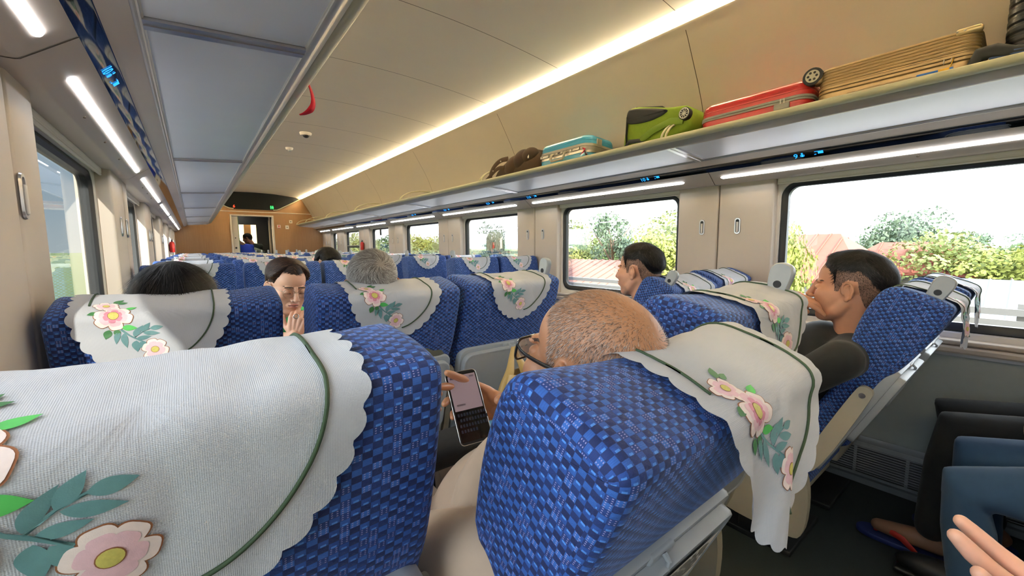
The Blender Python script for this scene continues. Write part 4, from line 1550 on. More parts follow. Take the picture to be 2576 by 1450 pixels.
# ================================================================== people
class Lumps:
    """overlapping rounded shapes that are fused into one skin"""

    def __init__(s):
        s.mb = MB()

    def e(s, c, r, R=None):
        n = 40 if max(r) > .045 else 20
        s.mb.ell(c, r, n, int(n * .65), R=R); return s

    def t(s, pts, rad, n=14, flat=1.0, up=None):
        R = rad if isinstance(rad, (list, tuple)) else [rad] * len(pts)
        s.mb.tube(pts, R, n, flat=flat, up=up)
        for p, r in ((pts[0], R[0]), (pts[-1], R[-1])):
            s.mb.ell(p, (r * min(1, .98), r * .98 * (1 if flat == 1 else flat), r * .98) if flat == 1 else (r * .9 * flat, r * .9 * flat, r * .9 * flat), 12, 8)
        return s

    def fuse(s, voxel, smooth=3, M=None):
        """-> (V, F) arrays"""
        me = bpy.data.meshes.new('lump')
        vs = s.mb.v if M is None else [tuple(M @ Vector(p)) for p in s.mb.v]
        me.from_pydata(vs, [], s.mb.f)
        bm = bmesh.new(); bm.from_mesh(me)
        bmesh.ops.recalc_face_normals(bm, faces=bm.faces[:])
        bm.to_mesh(me); bm.free()
        ob = bpy.data.objects.new('lump', me)
        COL.objects.link(ob)
        m = ob.modifiers.new('r', 'REMESH'); m.mode = 'VOXEL'; m.voxel_size = voxel; m.adaptivity = 0
        k = ob.modifiers.new('s', 'SMOOTH'); k.factor = .5; k.iterations = smooth
        bpy.context.view_layer.update()
        ev = bpy.data.meshes.new_from_object(ob.evaluated_get(bpy.context.evaluated_depsgraph_get()))
        V = np.empty(len(ev.vertices) * 3); ev.vertices.foreach_get('co', V); V = V.reshape(-1, 3)
        F = [tuple(p.vertices) for p in ev.polygons]
        bpy.data.objects.remove(ob); bpy.data.meshes.remove(me); bpy.data.meshes.remove(ev)
        return V, F


def vnormals(V, F):
    n = np.zeros_like(V)
    A = np.array([f[:3] for f in F])
    fn = np.cross(V[A[:, 1]] - V[A[:, 0]], V[A[:, 2]] - V[A[:, 0]])
    for k in range(3):
        np.add.at(n, A[:, k], fn)
    return n / (np.linalg.norm(n, axis=1)[:, None] + 1e-12)


def skin(name, rgb, rough=.5):
    return mat(name, rgb, rough, var=.06, scale=60, bump=.06, sss=.08)


def add_mesh(mb, VF, mi=0):
    V, F = VF
    return mb.add(V, F, mi)


# --- heads, in their own frame: y to the face, z up, origin between the ears
def make_head(jaw=1.0, cheek=1.0, nose=1.0, neck=1.0, brow=1.0):
    # the big forms, blended hard
    L = Lumps()
    L.e((0, -.012, .040), (.076, .098, .086)).e((0, .026, .045), (.065, .061, .062)).e((0, -.05, .0), (.064, .056, .062))
    L.e((0, .032, -.026), (.0655 * cheek, .058, .074)).e((0, .026, -.060), (.056 * jaw, .058, .052)).e((0, .058, -.092), (.030 * jaw, .026, .024))
    for s in (1, -1):
        L.t([(s * .054, -.008, -.036), (s * .048 * jaw, .016, -.070), (s * .028 * jaw, .046, -.092), (0, .060, -.098)], [.022, .022, .021, .019])
        L.e((s * .038 * cheek, .056, -.018), (.028, .030, .030))
    L.t([(0, -.020, -.02), (0, -.030, -.08), (0, -.038, -.12), (0, -.046, -.17)], [.060 * neck, .057 * neck, .057 * neck, .062 * neck], 28)
    V, F = L.fuse(.0042, 16)
    L = Lumps()
    L.mb.add(V, F)
    for s in (1, -1):
        L.e((s * .028, .0775, .0255), (.025, .011 * brow, .0075))
        L.e((s * .0315, .0745, .005), (.0155, .0145, .0110))
        L.e((s * .0125 * nose, .098, -.031), (.0076, .009, .0068))
        R = Matrix.Rotation(s * .30, 3, 'Z') @ Matrix.Rotation(-.18, 3, 'X')
        c = Vector((s * .0740, -.012, .001))
        L.mb.ell(c + Vector((s * .003, 0, 0)), (.0062, .0160, .0255), 18, 12, R=R)
        rim = []
        for q in np.linspace(-.4, 4.5, 20):
            y, z = .0172 * math.cos(q), .0275 * math.sin(q) + .002
            rim.append(c + R @ Vector((s * (.0075 + .0055 * max(0, -math.cos(q))), y if math.sin(q) > -.2 else y * .8, z)))
        L.mb.tube(rim, [.0036] * 19 + [.003], 8)
        inner = [c + R @ Vector((s * (.008 + .002 * max(0, -math.cos(q))), .0095 * math.cos(q) - .001, .016 * math.sin(q) + .001)) for q in np.linspace(.9, 4.2, 12)]
        L.mb.tube(inner, .0026, 8)
        L.mb.ell(c + R @ Vector((s * .0065, .006, -.0245)), (.0055, .0085, .0088), 12, 8)
        L.mb.ell(c + R @ Vector((s * .0065, .0165, -.002)), (.0038, .004, .006), 10, 6)
    L.t([(0, .086, .024), (0, .096, -.002), (0, .1025 + .003 * nose, -.023)], [.0080, .0094, .0114 * nose])
    L.e((0, .105 + .003 * nose, -.027), (.0116 * nose, .0108, .0098))
    L.e((0, .072, -.055), (.033, .0235, .027)).e((0, .0925, -.0528), (.0205, .0085, .0056)).e((0, .0912, -.0635), (.0175, .0092, .0062))
    V, F = L.fuse(.0021, 4)
    def dent(c, sig, amt, dirv):
        d = (V - np.array(c)) / np.array(sig)
        w = np.exp(-np.sum(d * d, 1))
        V[:] += (w * amt)[:, None] * np.array(dirv)
    for s in (1, -1):
        dent((s * .019, .088, .010), (.007, .02, .008), -.0026, (0, 1, 0))
        dent((s * .034, .090, .0165), (.016, .02, .0035), -.0016, (0, 1, 0))
        dent((s * .033, .090, -.008), (.014, .02, .004), -.0012, (0, 1, 0))
        dent((s * .0262, .090, -.052), (.005, .02, .008), -.0014, (0, 1, 0))
    dent((0, .098, -.0582), (.020, .03, .0020), -.0022, (0, 1, 0))
    dent((0, .09, -.077), (.016, .03, .006), -.0022, (0, 1, 0))
    return V, F


def lerp_line(pts):
    ys = [p[0] for p in pts]; zs = [p[1] for p in pts]
    return lambda y: np.interp(y, ys, zs)


HAIRLINE = lerp_line([(-.13, -.060), (-.08, -.058), (-.055, -.045), (-.040, -.010), (-.030, .036), (-.006, .040), (.008, .030), (.018, -.002), (.028, .0), (.034, .050), (.055, .072), (.075, .088), (.12, .10)])


def face_materials(V, F, eyes='down', brow=True, stubble=False):
    """material index for each face: 0 skin, 1 lips, 2 dark line, 3 brow, 4 shaved/shadow"""
    C = np.array([V[list(f)].mean(0) for f in F])
    x, y, z = np.abs(C[:, 0]), C[:, 1], C[:, 2]
    mi = np.zeros(len(F), int)
    scalp = z > HAIRLINE(y)
    mi[scalp] = 4
    lips = (y > .080) & ((x / .0235) ** 2 + ((z + .0580) / .0105) ** 2 < 1)
    mi[lips] = 1
    mi[(y > .076) & (x < .0245) & (np.abs(z + .0582 + 1.2 * x * x) < .0010)] = 2  # shade of the crease between the lips, painted as a dark line
    if brow:
        mi[(y > .05) & (x > .012) & (x < .049) & (np.abs(z - (.0275 + .12 * (x - .012) - 3.4 * (x - .012) ** 2)) < .0030 - .045 * np.abs(x - .026))] = 3
    ez = -.001 if eyes == 'down' else .004
    mi[(y > .06) & (x > .017) & (x < .046) & (np.abs(z - ez + 6 * (x - .031) ** 2) < (.0011 if eyes == 'down' else .0019))] = 2
    mi[(y > .09) & (x > .004) & (x < .011) & (np.abs(z + .0385) < .0022)] = 2  # nostril shade put into the colour
    return mi, C, scalp


def place_head(center, yaw, pitch=0.0, roll=0.0, s=1.0):
    """yaw: 0 faces +y, positive turns to the viewer's right (+x); pitch: positive looks down"""
    return Matrix.Translation(center) @ Matrix.Rotation(-yaw, 4, 'Z') @ Matrix.Rotation(-pitch, 4, 'X') @ Matrix.Rotation(roll, 4, 'Y') @ Matrix.Scale(s, 4)


def xf(M, V):
    A = np.array(M)
    return V @ A[:3, :3].T + A[:3, 3]


def strands(V, F, region, n, length, comb, width, mats, seed, lift=.35, segs=2, curve=0.0, jit=.25):
    """hair blades rooted on the head surface. region(C) -> weight, comb(p, nrm) -> flow direction"""
    rg = np.random.default_rng(seed)
    N = vnormals(V, F)
    idx = [np.array(f) for f in F]
    C = np.array([V[i].mean(0) for i in idx])
    w = region(C).astype(float)
    w = w / w.sum()
    pick = rg.choice(len(F), n, p=w)
    vs, fs, mi = [], [], []
    for f in pick:
        ids = idx[f]
        a = rg.dirichlet(np.ones(len(ids)))
        p = (V[ids] * a[:, None]).sum(0)
        nn = N[ids].mean(0); nn /= np.linalg.norm(nn) + 1e-9
        d = np.asarray(comb(p, nn), float)
        d = d - nn * d.dot(nn)
        d = d / (np.linalg.norm(d) + 1e-9)
        d = d + rg.normal(0, jit, 3)
        d = d - nn * d.dot(nn)
        d /= np.linalg.norm(d) + 1e-9
        L = (length(p) if callable(length) else length) * rg.uniform(.7, 1.15)
        side = np.cross(nn, d) * width * rg.uniform(.7, 1.3)
        o = len(vs)
        for k in range(segs + 1):
            t = k / segs
            q = p + d * L * t + nn * (lift * L * t * (1 - curve * t))
            ww = side * (1 - .75 * t)
            vs += [q - ww / 2, q + ww / 2]
        for k in range(segs):
            fs.append((o + 2 * k, o + 2 * k + 1, o + 2 * k + 3, o + 2 * k + 2))
            mi.append(0)
        m_ = rg.choice(len(mats), p=mats)
        for k in range(segs):
            mi[-1 - k] = int(m_)
    return np.array(vs), fs, mi


def cap(V, F, thick):
    """solid hair shell standing off the scalp where thick(p) > 0"""
    N = vnormals(V, F)
    T = thick(V)
    keepf = [f for f in F if max(T[list(f)]) > .0005]
    used = sorted({i for f in keepf for i in f})
    ren = {i: k for k, i in enumerate(used)}
    P = V[used] + N[used] * T[used][:, None]
    return P, [tuple(ren[i] for i in f) for f in keepf]


# --- hands: built along +y with the back of the hand to +z and the thumb to +x
def hand_lumps(curl=(30, 35, 40, 45), spread=5, thumb=(35, 20, 10), fat=1.0, abd=(.72, .62, -.28)):
    L = Lumps()
    base = [(.030, .090, 0), (.010, .095, .002), (-.011, .091, .001), (-.030, .081, -.003)]
    lens = [(.043, .026, .021), (.047, .029, .022), (.043, .027, .021), (.034, .021, .019)]
    rad = [.0095, .0098, .0092, .0082]
    tips = []
    for i in range(4):
        bx, by, bz = base[i]
        L.t([(bx * .55, .004, -.004), (bx * .85, by * .6, -.003), (bx, by, bz - .002)], [.0145 * fat, .0145 * fat, .0115 * fat])
        a = 0.0
        p = Vector((bx, by, bz - .002))
        sp = math.radians(spread * (1.4 - i * .9))
        pts, R = [p.copy()], [rad[i] * 1.08 * fat]
        for k in range(3):
            a += math.radians(curl[i] * (.85, 1.05, .65)[k])
            d = Vector((math.sin(sp) * math.cos(a), math.cos(sp) * math.cos(a), -math.sin(a)))
            h = p + d * lens[i][k] * .5
            pts.append(h); R.append(rad[i] * (1.0, .93, .86)[k] * fat)
            p = p + d * lens[i][k]
            pts.append(p.copy()); R.append(rad[i] * (1.03, .95, .74)[k] * fat)
        L.t(pts, R, 12)
        tips.append(p.copy())
    L.e((0, .045, -.006), (.036 * fat, .050, .0135 * fat)).e((.022, .030, -.012), (.018, .030, .014)).e((-.026, .035, -.011), (.013, .032, .012))
    d = Vector(abd).normalized()
    p = Vector((.022, .018, -.008))
    pts, R = [p.copy()], [.0150 * fat]
    axis = d.cross(Vector((0, 0, 1))).normalized()
    inward = Vector((-.55, .75, -.2)).normalized()
    for k, (ln, r_) in enumerate(((.046, .0125), (.034, .0115), (.027, .0098))):
        p = p + d * ln
        pts.append(p.copy()); R.append(r_ * fat)
        w = math.radians(thumb[min(k + 1, 2)])
        d = (d * math.cos(w) + inward * math.sin(w)).normalized()
    L.t(pts, R, 12)
    L.tips = tips + [p.copy()]
    return L


def hand_matrix(wrist, d, dorsal, right=True, s=1.0):
    d = Vector(d).normalized()
    z = Vector(dorsal); z = (z - d * z.dot(d)).normalized()
    x = z.cross(d) if right else d.cross(z)
    M = Matrix.Identity(4)
    for i in range(3):
        M[i][0], M[i][1], M[i][2], M[i][3] = x[i] * s, d[i] * s, z[i] * s, wrist[i]
    return M


class Person:
    def __init__(s, name, label, skin_rgb, hip, f, head, yaw=0, pitch=0, hs=1.0, roll=0.0, skin_name=None, rough=.5, cat='person'):
        s.label, s.cat = label, cat
        s.SK = skin(skin_name or ('skin_%d_%d_%d' % skin_rgb), skin_rgb, rough)
        s.rgb = skin_rgb
        s.hip, s.f = Vector(hip), f
        s.H = place_head(head, yaw, pitch, roll, hs)
        s.hs = hs
        s.neck = s.H @ Vector((0, -.042, -.15))
        s.children = []
        s.body = MB()
        s.arms = {}
        s.hand_done = set()

    def mats(s, scalp=None):
        dk = tuple(int(c * .62) for c in s.rgb)
        lip = (int(s.rgb[0] * .90), int(s.rgb[1] * .76), int(s.rgb[2] * .80))
        return [s.SK, mat('lips_%d_%d_%d' % lip, lip, .4), mat('lash_and_crease_shade', (44, 30, 26), .6), mat('brow_hair', (74, 56, 46), .8), mat('scalp_%d_%d_%d' % (scalp or s.rgb), scalp or s.rgb, .5, bump=.1), mat('nail_pink', (222, 178, 160), .3)]

    def make_head(s, eyes='down', scalp=None, **kw):
        V, F = make_head(**kw)
        mi, C, sc = face_materials(V, F, eyes)
        if s.hs < 0: pass
        s.hV, s.hF, s.scalpmask = V, F, sc
        s.scalp_rgb = scalp
        s.body.add(xf(s.H, V), F, [int(k) for k in mi])

    def limb_points(s, side, elbow=None, wrist=None):
        """world joints of an arm; side +1 is the person's own right"""
        f = s.f
        across = Vector((f, 0, 0))                           # own right
        sh = s.neck + across * (side * .185) + Vector((0, 0, -.055))
        el = Vector(elbow) if elbow is not None else sh + across * (side * .018) + Vector((0, f * .06, -.27))
        wr = Vector(wrist) if wrist is not None else el + across * (-side * .11) + Vector((0, f * .22, .015))
        return sh, el, wr

    def torso(s, shirt, trousers=None, arms={}, sleeve='long', belly=1.0, knees=None, tint='shirt', bare_inside=True, voxel=.010):
        f = s.f
        N, H = s.neck, s.hip
        ch = H.lerp(N, .66)
        mid = H.lerp(N, .34)
        def trunk(L, g):
            L.e(H + Vector((0, 0, .02)), (.175 + g, .13 + g, .12 + g))
            L.e(mid + Vector((0, f * .02, 0)), (.155 * belly + g, .12 * belly + g, .16 + g))
            L.e(ch + Vector((0, f * .01, 0)), (.165 + g, .118 + g, .15 + g))
            a, b = N + Vector((.145, 0, -.06)), N + Vector((-.145, 0, -.06))
            L.t([a, N + Vector((0, -.005 * f, -.035)), b], [.062 + g, .058 + g, .062 + g])
        body = Lumps(); trunk(body, -.012)
        cl = Lumps(); trunk(cl, .006)
        for side in (1, -1):
            sh, el, wr = s.limb_points(side, *arms.get(side, (None, None))[:2])
            s.arms[side] = (sh, el, wr)
            body.t([sh, sh.lerp(el, .5), el, el.lerp(wr, .45), wr], [.050, .045, .038, .036, .026])
            if sleeve == 'long':
                cl.t([sh, sh.lerp(el, .5), el, el.lerp(wr, .5), el.lerp(wr, .93)], [.064, .058, .050, .048, .040])
            else:
                cl.t([sh, sh.lerp(el, .45), sh.lerp(el, .72)], [.066, .062, .058])
        tr = Lumps()
        tr.e(H + Vector((0, 0, -.01)), (.182, .145, .115))
        for side in (1, -1):
            k = Vector(knees[side]) if knees and side in knees else H + Vector((f * side * .11, f * .43, .035))
            an = Vector(knees[(side, 'a')]) if knees and (side, 'a') in knees else Vector((k.x, k.y - f * .03, .09))
            hp = H + Vector((f * side * .085, f * .03, -.005))
            body.t([hp, hp.lerp(k, .5), k, k.lerp(an, .35), an], [.075, .068, .052, .050, .035])
            tr.t([hp, hp.lerp(k, .5), k, k.lerp(an, .35), k.lerp(an, .96)], [.092, .084, .068, .062, .052])
            toe = an + Vector((0, f * .15, -.055))
            body.t([an + Vector((0, -.03 * f, -.045)), an + Vector((0, .05 * f, -.045)), toe], [.034, .036, .026])
        s.body_lumps = body
        V, F = cl.fuse(voxel, 4)
        s.children.append(('shirt', V, F, shirt))
        V, F = tr.fuse(.012, 4)
        s.children.append(('trousers', V, F, trousers))

    def hand(s, side, d, dorsal, curl=(35, 40, 45, 50), voxel=.0026, scale=1.0, forearm=True, nails=False, **kw):
        sh, el, wr = s.arms[side]
        L = hand_lumps(curl, **kw)
        M = hand_matrix(wr, d, dorsal, side > 0, scale)
        if forearm:
            Mi = M.inverted()
            L.t([(0, .012, -.003), Mi @ wr.lerp(el, .12), Mi @ wr.lerp(el, .42), Mi @ wr.lerp(el, .8)], [.026, .027, .034, .037], flat=1.0)
        V, F = L.fuse(voxel, 3)
        C = np.array([V[list(x)].mean(0) for x in F])
        mi = np.zeros(len(F), int)
        V2 = xf(M, V)
        if M.determinant() < 0:
            F = [tuple(reversed(x)) for x in F]
        s.body.add(V2, F, mi.tolist())
        s.hand_done.add(side)
        s.tips = [M @ t for t in L.tips]
        return M

    def rest_hand(s, side, voxel=.004):
        sh, el, wr = s.arms[side]
        s.hand(side, (wr - el).normalized() + Vector((0, 0, -.15)), (0, 0, 1), (25, 30, 32, 35), voxel)

    def finish(s, extra=()):
        for side in (1, -1):
            if side not in s.hand_done and side in s.arms:
                s.rest_hand(side)
        V, F = s.body_lumps.fuse(.010, 3)
        s.body.add(V, F, 0)
        o = s.body.build('person', s.mats(s.scalp_rgb), fix=False)
        tag(o, s.label, s.cat)
        for nm, V, F, m in s.children:
            c = MB().add(V, F, 0).build(nm, m, o, fix=False)
        s.obj = o
        return o


def hair_child(p, name, pieces, mats):
    """pieces: (V, F, material index or list), in head coordinates"""
    mb = MB()
    for V, F, mi in pieces:
        mb.add(xf(p.H, np.asarray(V)), F, mi)
    return mb.build(name, mats, p.obj, fix=False)


def smoothstep(a, b, x):
    t = np.clip((x - a) / (b - a), 0, 1)
    return t * t * (3 - 2 * t)


BLK = mat('hair_black', (16, 14, 14), .55, var=.3, scale=300, spec=.25)
BLK2 = mat('hair_black_sheen', (36, 32, 32), .45, var=.2, scale=300, spec=.35)
GRY = [mat('hair_silver', (196, 192, 186), .5, var=.08), mat('hair_grey', (134, 126, 118), .55, var=.1), mat('hair_charcoal', (66, 60, 56), .6, var=.15)]
BRN = [mat('hair_brown', (44, 30, 24), .5, var=.25, scale=300, spec=.3), mat('hair_brown_light', (88, 60, 44), .45, var=.2, scale=300, spec=.35)]


def short_cut(p, top=.020, fade=.058, fringe=.02, seed=1, front=0.0, cols=(BLK, BLK2)):
    """full on top, clipped close at the sides and back"""
    V, F = p.hV, p.hF
    rgn = np.random.default_rng(seed)
    def thick(P):
        x, y, z = P[:, 0], P[:, 1], P[:, 2]
        line = np.maximum(HAIRLINE(y), np.where(y > .03, -9, fade - .050 * smoothstep(-.03, -.10, y) * 1.3))
        t = top * .62 * smoothstep(0, .042, z - line) * (z > HAIRLINE(y) - .004)
        t *= (1 + front * smoothstep(.02, .08, y))
        return t * (1 + .10 * np.sin(90 * x + 40 * y) * np.sin(70 * y + 50 * z))
    cv, cf = cap(V, F, thick)
    capf = smoothstep(0, .004, thick(V))
    sc = lambda C: (C[:, 2] > HAIRLINE(C[:, 1])).astype(float)
    sv, sf, sm = strands(V, F, sc, 7000, .0040, lambda q, n: (0, -.3, -1), .0008, [1.0], seed, .5, 1)
    def topreg(C):
        line = np.maximum(HAIRLINE(C[:, 1]), np.where(C[:, 1] > .03, -9, fade - .06 * smoothstep(-.03, -.10, C[:, 1])))
        return (C[:, 2] > line + .010).astype(float)
    def comb(q, n):
        if q[1] > .05:
            return (.25 * np.sign(q[0] + .02), 1.0, -.25)
        return (q[0] * 4, .9 if q[1] > -.03 else -.5, -.6)
    V3 = cv
    def reg2(C):
        return np.ones(len(C)) * (C[:, 2] > .02)
    tv, tf, tm = strands(cv, cf, reg2, 6500, lambda q: .018 + fringe * float(smoothstep(.05, .09, q[1])), comb, .0013, [.82, .18], seed + 5, .30, 3, curve=.8)
    return hair_child(p, 'hair', [(cv, cf, 0), (sv, sf, 0), (tv, tf, [int(k) for k in tm])], list(cols))


CLOTHS = {}
def clothm(name, rgb, **kw):
    return mat(name, rgb, kw.pop('rough', .85), var=.08, scale=40, bump=.15, sheen=.1)


# ---- 1. bald man with glasses and phone, reclined in the seat ahead
bald = Person('person', 'bald man with black glasses seen from behind, typing on a phone', (186, 132, 98), (.47, .74, .53), 1, (.464, .405, 1.030), yaw=-.12, pitch=-.24, hs=1.03, rough=.36)
bald.make_head(scalp=(178, 126, 90), neck=1.05, cheek=1.04)
LINEN = clothm('beige_fleece', (190, 168, 146))
bald.torso(clothm('suede_jacket', (186, 164, 142)), LINEN, arms={1: ((.70, .62, .70), (.560, .768, .834)), -1: ((.24, .64, .70), (.292, .820, .765))}, sleeve='short', knees={1: (.60, 1.07, .60), -1: (.36, 1.05, .62)})
bald.hand(1, (-.80, .12, .42), (.25, .92, .20), curl=(6, 14, 22, 28), thumb=(0, 18, 14), abd=(.42, .42, -.80), voxel=.0022, scale=1.0)
bald.hand(-1, (.62, .12, .62), (-.35, .92, .1), curl=(4, 6, 8, 10), thumb=(0, 14, 8), abd=(.90, .42, -.22), voxel=.0022, scale=1.0)
bald.finish()
V, F = bald.hV, bald.hF
GREYST = [mat('stubble_grey', (150, 140, 132), .6), mat('stubble_dark', (70, 54, 44), .7), mat('stubble_white', (206, 200, 194), .5)]
def bald_region(C):
    t = (C[:, 2] > HAIRLINE(C[:, 1]) + .004)
    # thin on the crown
    d = np.linalg.norm((C - np.array([.0, -.055, .10])) / np.array([.06, .06, .06]), axis=1)
    return t * (.30 + .70 * smoothstep(.4, 1.5, d))
def swirl(q, n):
    c = np.array([.0, -.075, .085])
    r = q - c
    return r + .9 * np.cross(n, r)
a = strands(V, F, bald_region, 17000, .0050, swirl, .00042, [.40, .42, .18], 3, .55, 1)
hair_child(bald, 'hair', [(a[0], a[1], a[2])], GREYST)


def spectacles(p, rim_r, rim_w, wire, lens=True, shape='rect', tipmat=None, temple=.0016, ymul=1.0):
    """worn glasses: bridge, rims, lenses and temples hooked over the ears"""
    FRM = wire
    mb = MB()
    H = p.H
    T = lambda q: tuple(H @ Vector(q))
    for s in (1, -1):
        c = (s * .033, .098, .004)
        if shape == 'rect':
            o = [(a, b) for a, b in rrect(-.026, .026, -.018, .017, .010, 5)]
        else:
            o = [(.0255 * math.cos(q), .0225 * math.sin(q)) for q in np.linspace(0, 2 * PI, 28)[:-1]]
        loop = [T((c[0] + a, c[1] - .10 * abs(a * 1.0) * (1 if a * s > 0 else .2), c[2] + b)) for a, b in o]
        mb.tube(loop + [loop[0]], rim_w, 6, caps=False)
        ear = [(s * .0600, .092, .012), (s * .074, .070, .013), (s * .080, .030, .016), (s * .083, .004, .020), (s * .084, -.014, .016), (s * .083, -.030, -.004), (s * .081, -.038, -.020)]
        mb.tube([T(q) for q in smooth_poly(ear, 2)], temple, 8, 0, flat=.55)
        if tipmat:
            mb.tube([T(q) for q in ((s * .0845, -.018, .012), (s * .0840, -.031, -.005), (s * .082, -.040, -.022))], temple * 1.7, 8, 1, flat=.6)
    mb.tube([T((-.008, .106, .008)), T((0, .109, .011)), T((.008, .106, .008))], rim_w, 6)
    g = mb.build('glasses', [FRM, tipmat or FRM], p.obj)
    for s in (1, -1):
        c = (s * .033, .097, .004)
        o = rrect(-.0255, .0255, -.0175, .0165, .010, 5) if shape == 'rect' else [(.025 * math.cos(q), .022 * math.sin(q)) for q in np.linspace(0, 2 * PI, 28)[:-1]]
        MB().add([T((c[0] + a, c[1] - .10 * abs(a) * (1 if a * s > 0 else .2), c[2] + b)) for a, b in o], [tuple(range(len(o)))]).build('lens', LENS, g, smooth=False)
    return g


spectacles(bald, .02, .0022, mat('black_acetate', (20, 22, 26), .25, var=0, coat=.5), tipmat=mat('temple_tip_slate', (66, 78, 92), .4), temple=.0034)
m = MB()
wr = bald.arms[1][2]; el = bald.arms[1][1]
ax_ = (el - wr).normalized(); u_ = ax_.orthogonal().normalized(); v_ = ax_.cross(u_)
cc_ = wr.lerp(el, .10)
m.tube([tuple(cc_ + u_ * (.031 * math.cos(q)) + v_ * (.031 * math.sin(q))) for q in np.linspace(0, 2 * PI, 25)], .004, 8, caps=False)
m.build('bracelet', mat('bracelet_steel', (150, 146, 140), .25, .9), bald.obj)

# the phone in his hands
PH = Matrix.Identity(4)
zz = Vector((-.14, -.82, .55)).normalized()
yy = Vector((.07, .55, .83)); yy = (yy - zz * yy.dot(zz)).normalized()
xx_ = yy.cross(zz)
for i in range(3):
    PH[i][0], PH[i][1], PH[i][2] = xx_[i], yy[i], zz[i]
PH.translation = (.452, .738, .872)
phone = thing('smartphone', 'black smartphone held upright by the bald man, grey page and dark keyboard', 'phone', (0, 0, 0))
phone.matrix_world = PH
m = MB()
out = rrect(-.0365, .0365, -.0785, .0785, .009, 6)
m.loft([[(a * .97, b * .985, -.0045) for a, b in out], [(a, b, -.003) for a, b in out], [(a, b, .003) for a, b in out], [(a * .975, b * .988, .0043) for a, b in out]], 0, caps=True)
m.build('case', mat('phone_case_black', (18, 18, 20), .35), phone, auto=40)
m = MB()
m.tube([(a * 1.002, b * 1.001, .0032) for a, b in out] + [(out[0][0] * 1.002, out[0][1] * 1.001, .0032)], .0011, 6, caps=False)
m.build('bezel', mat('phone_bezel_silver', (190, 190, 190), .2, .9), phone)
m = MB()
def scr(a0, a1, b0, b1, mi, z=.0047):
    m.add([(a0, b0, z), (a1, b0, z), (a1, b1, z), (a0, b1, z)], [(0, 1, 2, 3)], mi)
scr(-.0335, .0335, -.073, .073, 1)
scr(-.0325, .0325, -.008, .070, 0, .0049)
for r in range(4):
    for c in range(10 if r < 3 else 6):
        a = -.0295 + c * .0066 + (.003 if r == 1 else 0)
        scr(a, a + .0045, -.020 - .0115 * r, -.0135 - .0115 * r, 2, .0049)
scr(-.028, -.02, .062, .066, 3, .0051); scr(.018, .028, .062, .066, 3, .0051)
scr(-.026, -.006, .002, .006, 3, .0051)
m.build('screen', [mat('screen_page', (120, 104, 108), .2, var=.02, emit=(112, 96, 102), estr=.22), mat('screen_black', (8, 9, 12), .08, var=0), mat('screen_key', (34, 38, 48), .2, emit=(30, 34, 44), estr=.1), mat('screen_mark', (96, 82, 90), .3)], phone, smooth=False)

# blue mask and bag on his lap
m = MB()
mk = []
for i in range(9):
    for j in range(7):
        u, v = i / 8, j / 6
        mk.append((.565 + .12 * u - .02 * v, .95 - .035 * u + .02 * math.sin(PI * v), .665 + .065 * v + .008 * math.sin(6 * PI * v) * (1 if j % 2 else -1) * .4 + .025 * u))
m.add(mk, [(i * 7 + j, i * 7 + j + 1, (i + 1) * 7 + j + 1, (i + 1) * 7 + j) for i in range(8) for j in range(6)])
ob = m.build('face_mask', mat('mask_blue', (126, 190, 226), .8, var=.05, scale=200, bump=.1), fix=False)
sd_ = ob.modifiers.new('thick', 'SOLIDIFY'); sd_.thickness = .0015
tag(ob, 'light blue pleated face mask lying on the lap bag of the bald man', 'face mask')
m = MB()
m.box((.47, .92, .69), (.22, .12, .07), 0, rot=Matrix.Rotation(-.15, 3, 'X'), bev=.025)
m.tube([(.38, .87, .70), (.43, .83, .725), (.52, .83, .73), (.58, .87, .705)], .012, 8, flat=.3)
tag(m.build('belt_bag', BLACKC, auto=60), 'black cloth bag on the lap of the bald man, under the blue mask', 'bag')

# ---- 2. long-haired woman
w1 = Person('person', 'woman with long black hair seen from behind in the sunny window seat', (214, 172, 146), (-.01, 1.72, .53), 1, (-.048, 1.47, 1.052), pitch=.05)
w1.make_head(scalp=(40, 34, 32))
w1.torso(clothm('plum_blouse', (86, 70, 86)), clothm('dark_slacks', (40, 42, 50)))
w1.finish()
L = Lumps()
L.e((0, -.018, .035), (.098, .118, .100)).e((0, -.045, -.02), (.108, .100, .115)).e((0, -.06, -.10), (.112, .085, .13)).e((.0, -.06, -.20), (.12, .07, .14))
for s_ in (1, -1):
    L.t([(s_ * .086, .01, .0), (s_ * .106, .0, -.10), (s_ * .108, -.01, -.24)], [.030, .036, .034])
hv, hf = L.fuse(.006, 4)
b = strands(hv, hf, lambda C: (C[:, 2] > -.25).astype(float), 5200, .055, lambda q, n: (q[0] * 6, (q[1] + .02) * 3 if q[2] > .06 else 0, -1.0), .0016, [.85, .15], 8, .05, 3, curve=.6, jit=.12)
fly = strands(hv, hf, lambda C: (C[:, 2] > .05).astype(float), 160, .035, lambda q, n: (.6, .2, .1), .0007, [1, 0], 9, .4, 3, curve=.5, jit=.5)
hair_child(w1, 'hair', [(hv, hf, 0), (b[0], b[1], b[2]), (fly[0], fly[1], fly[2])], [BLK, BLK2])

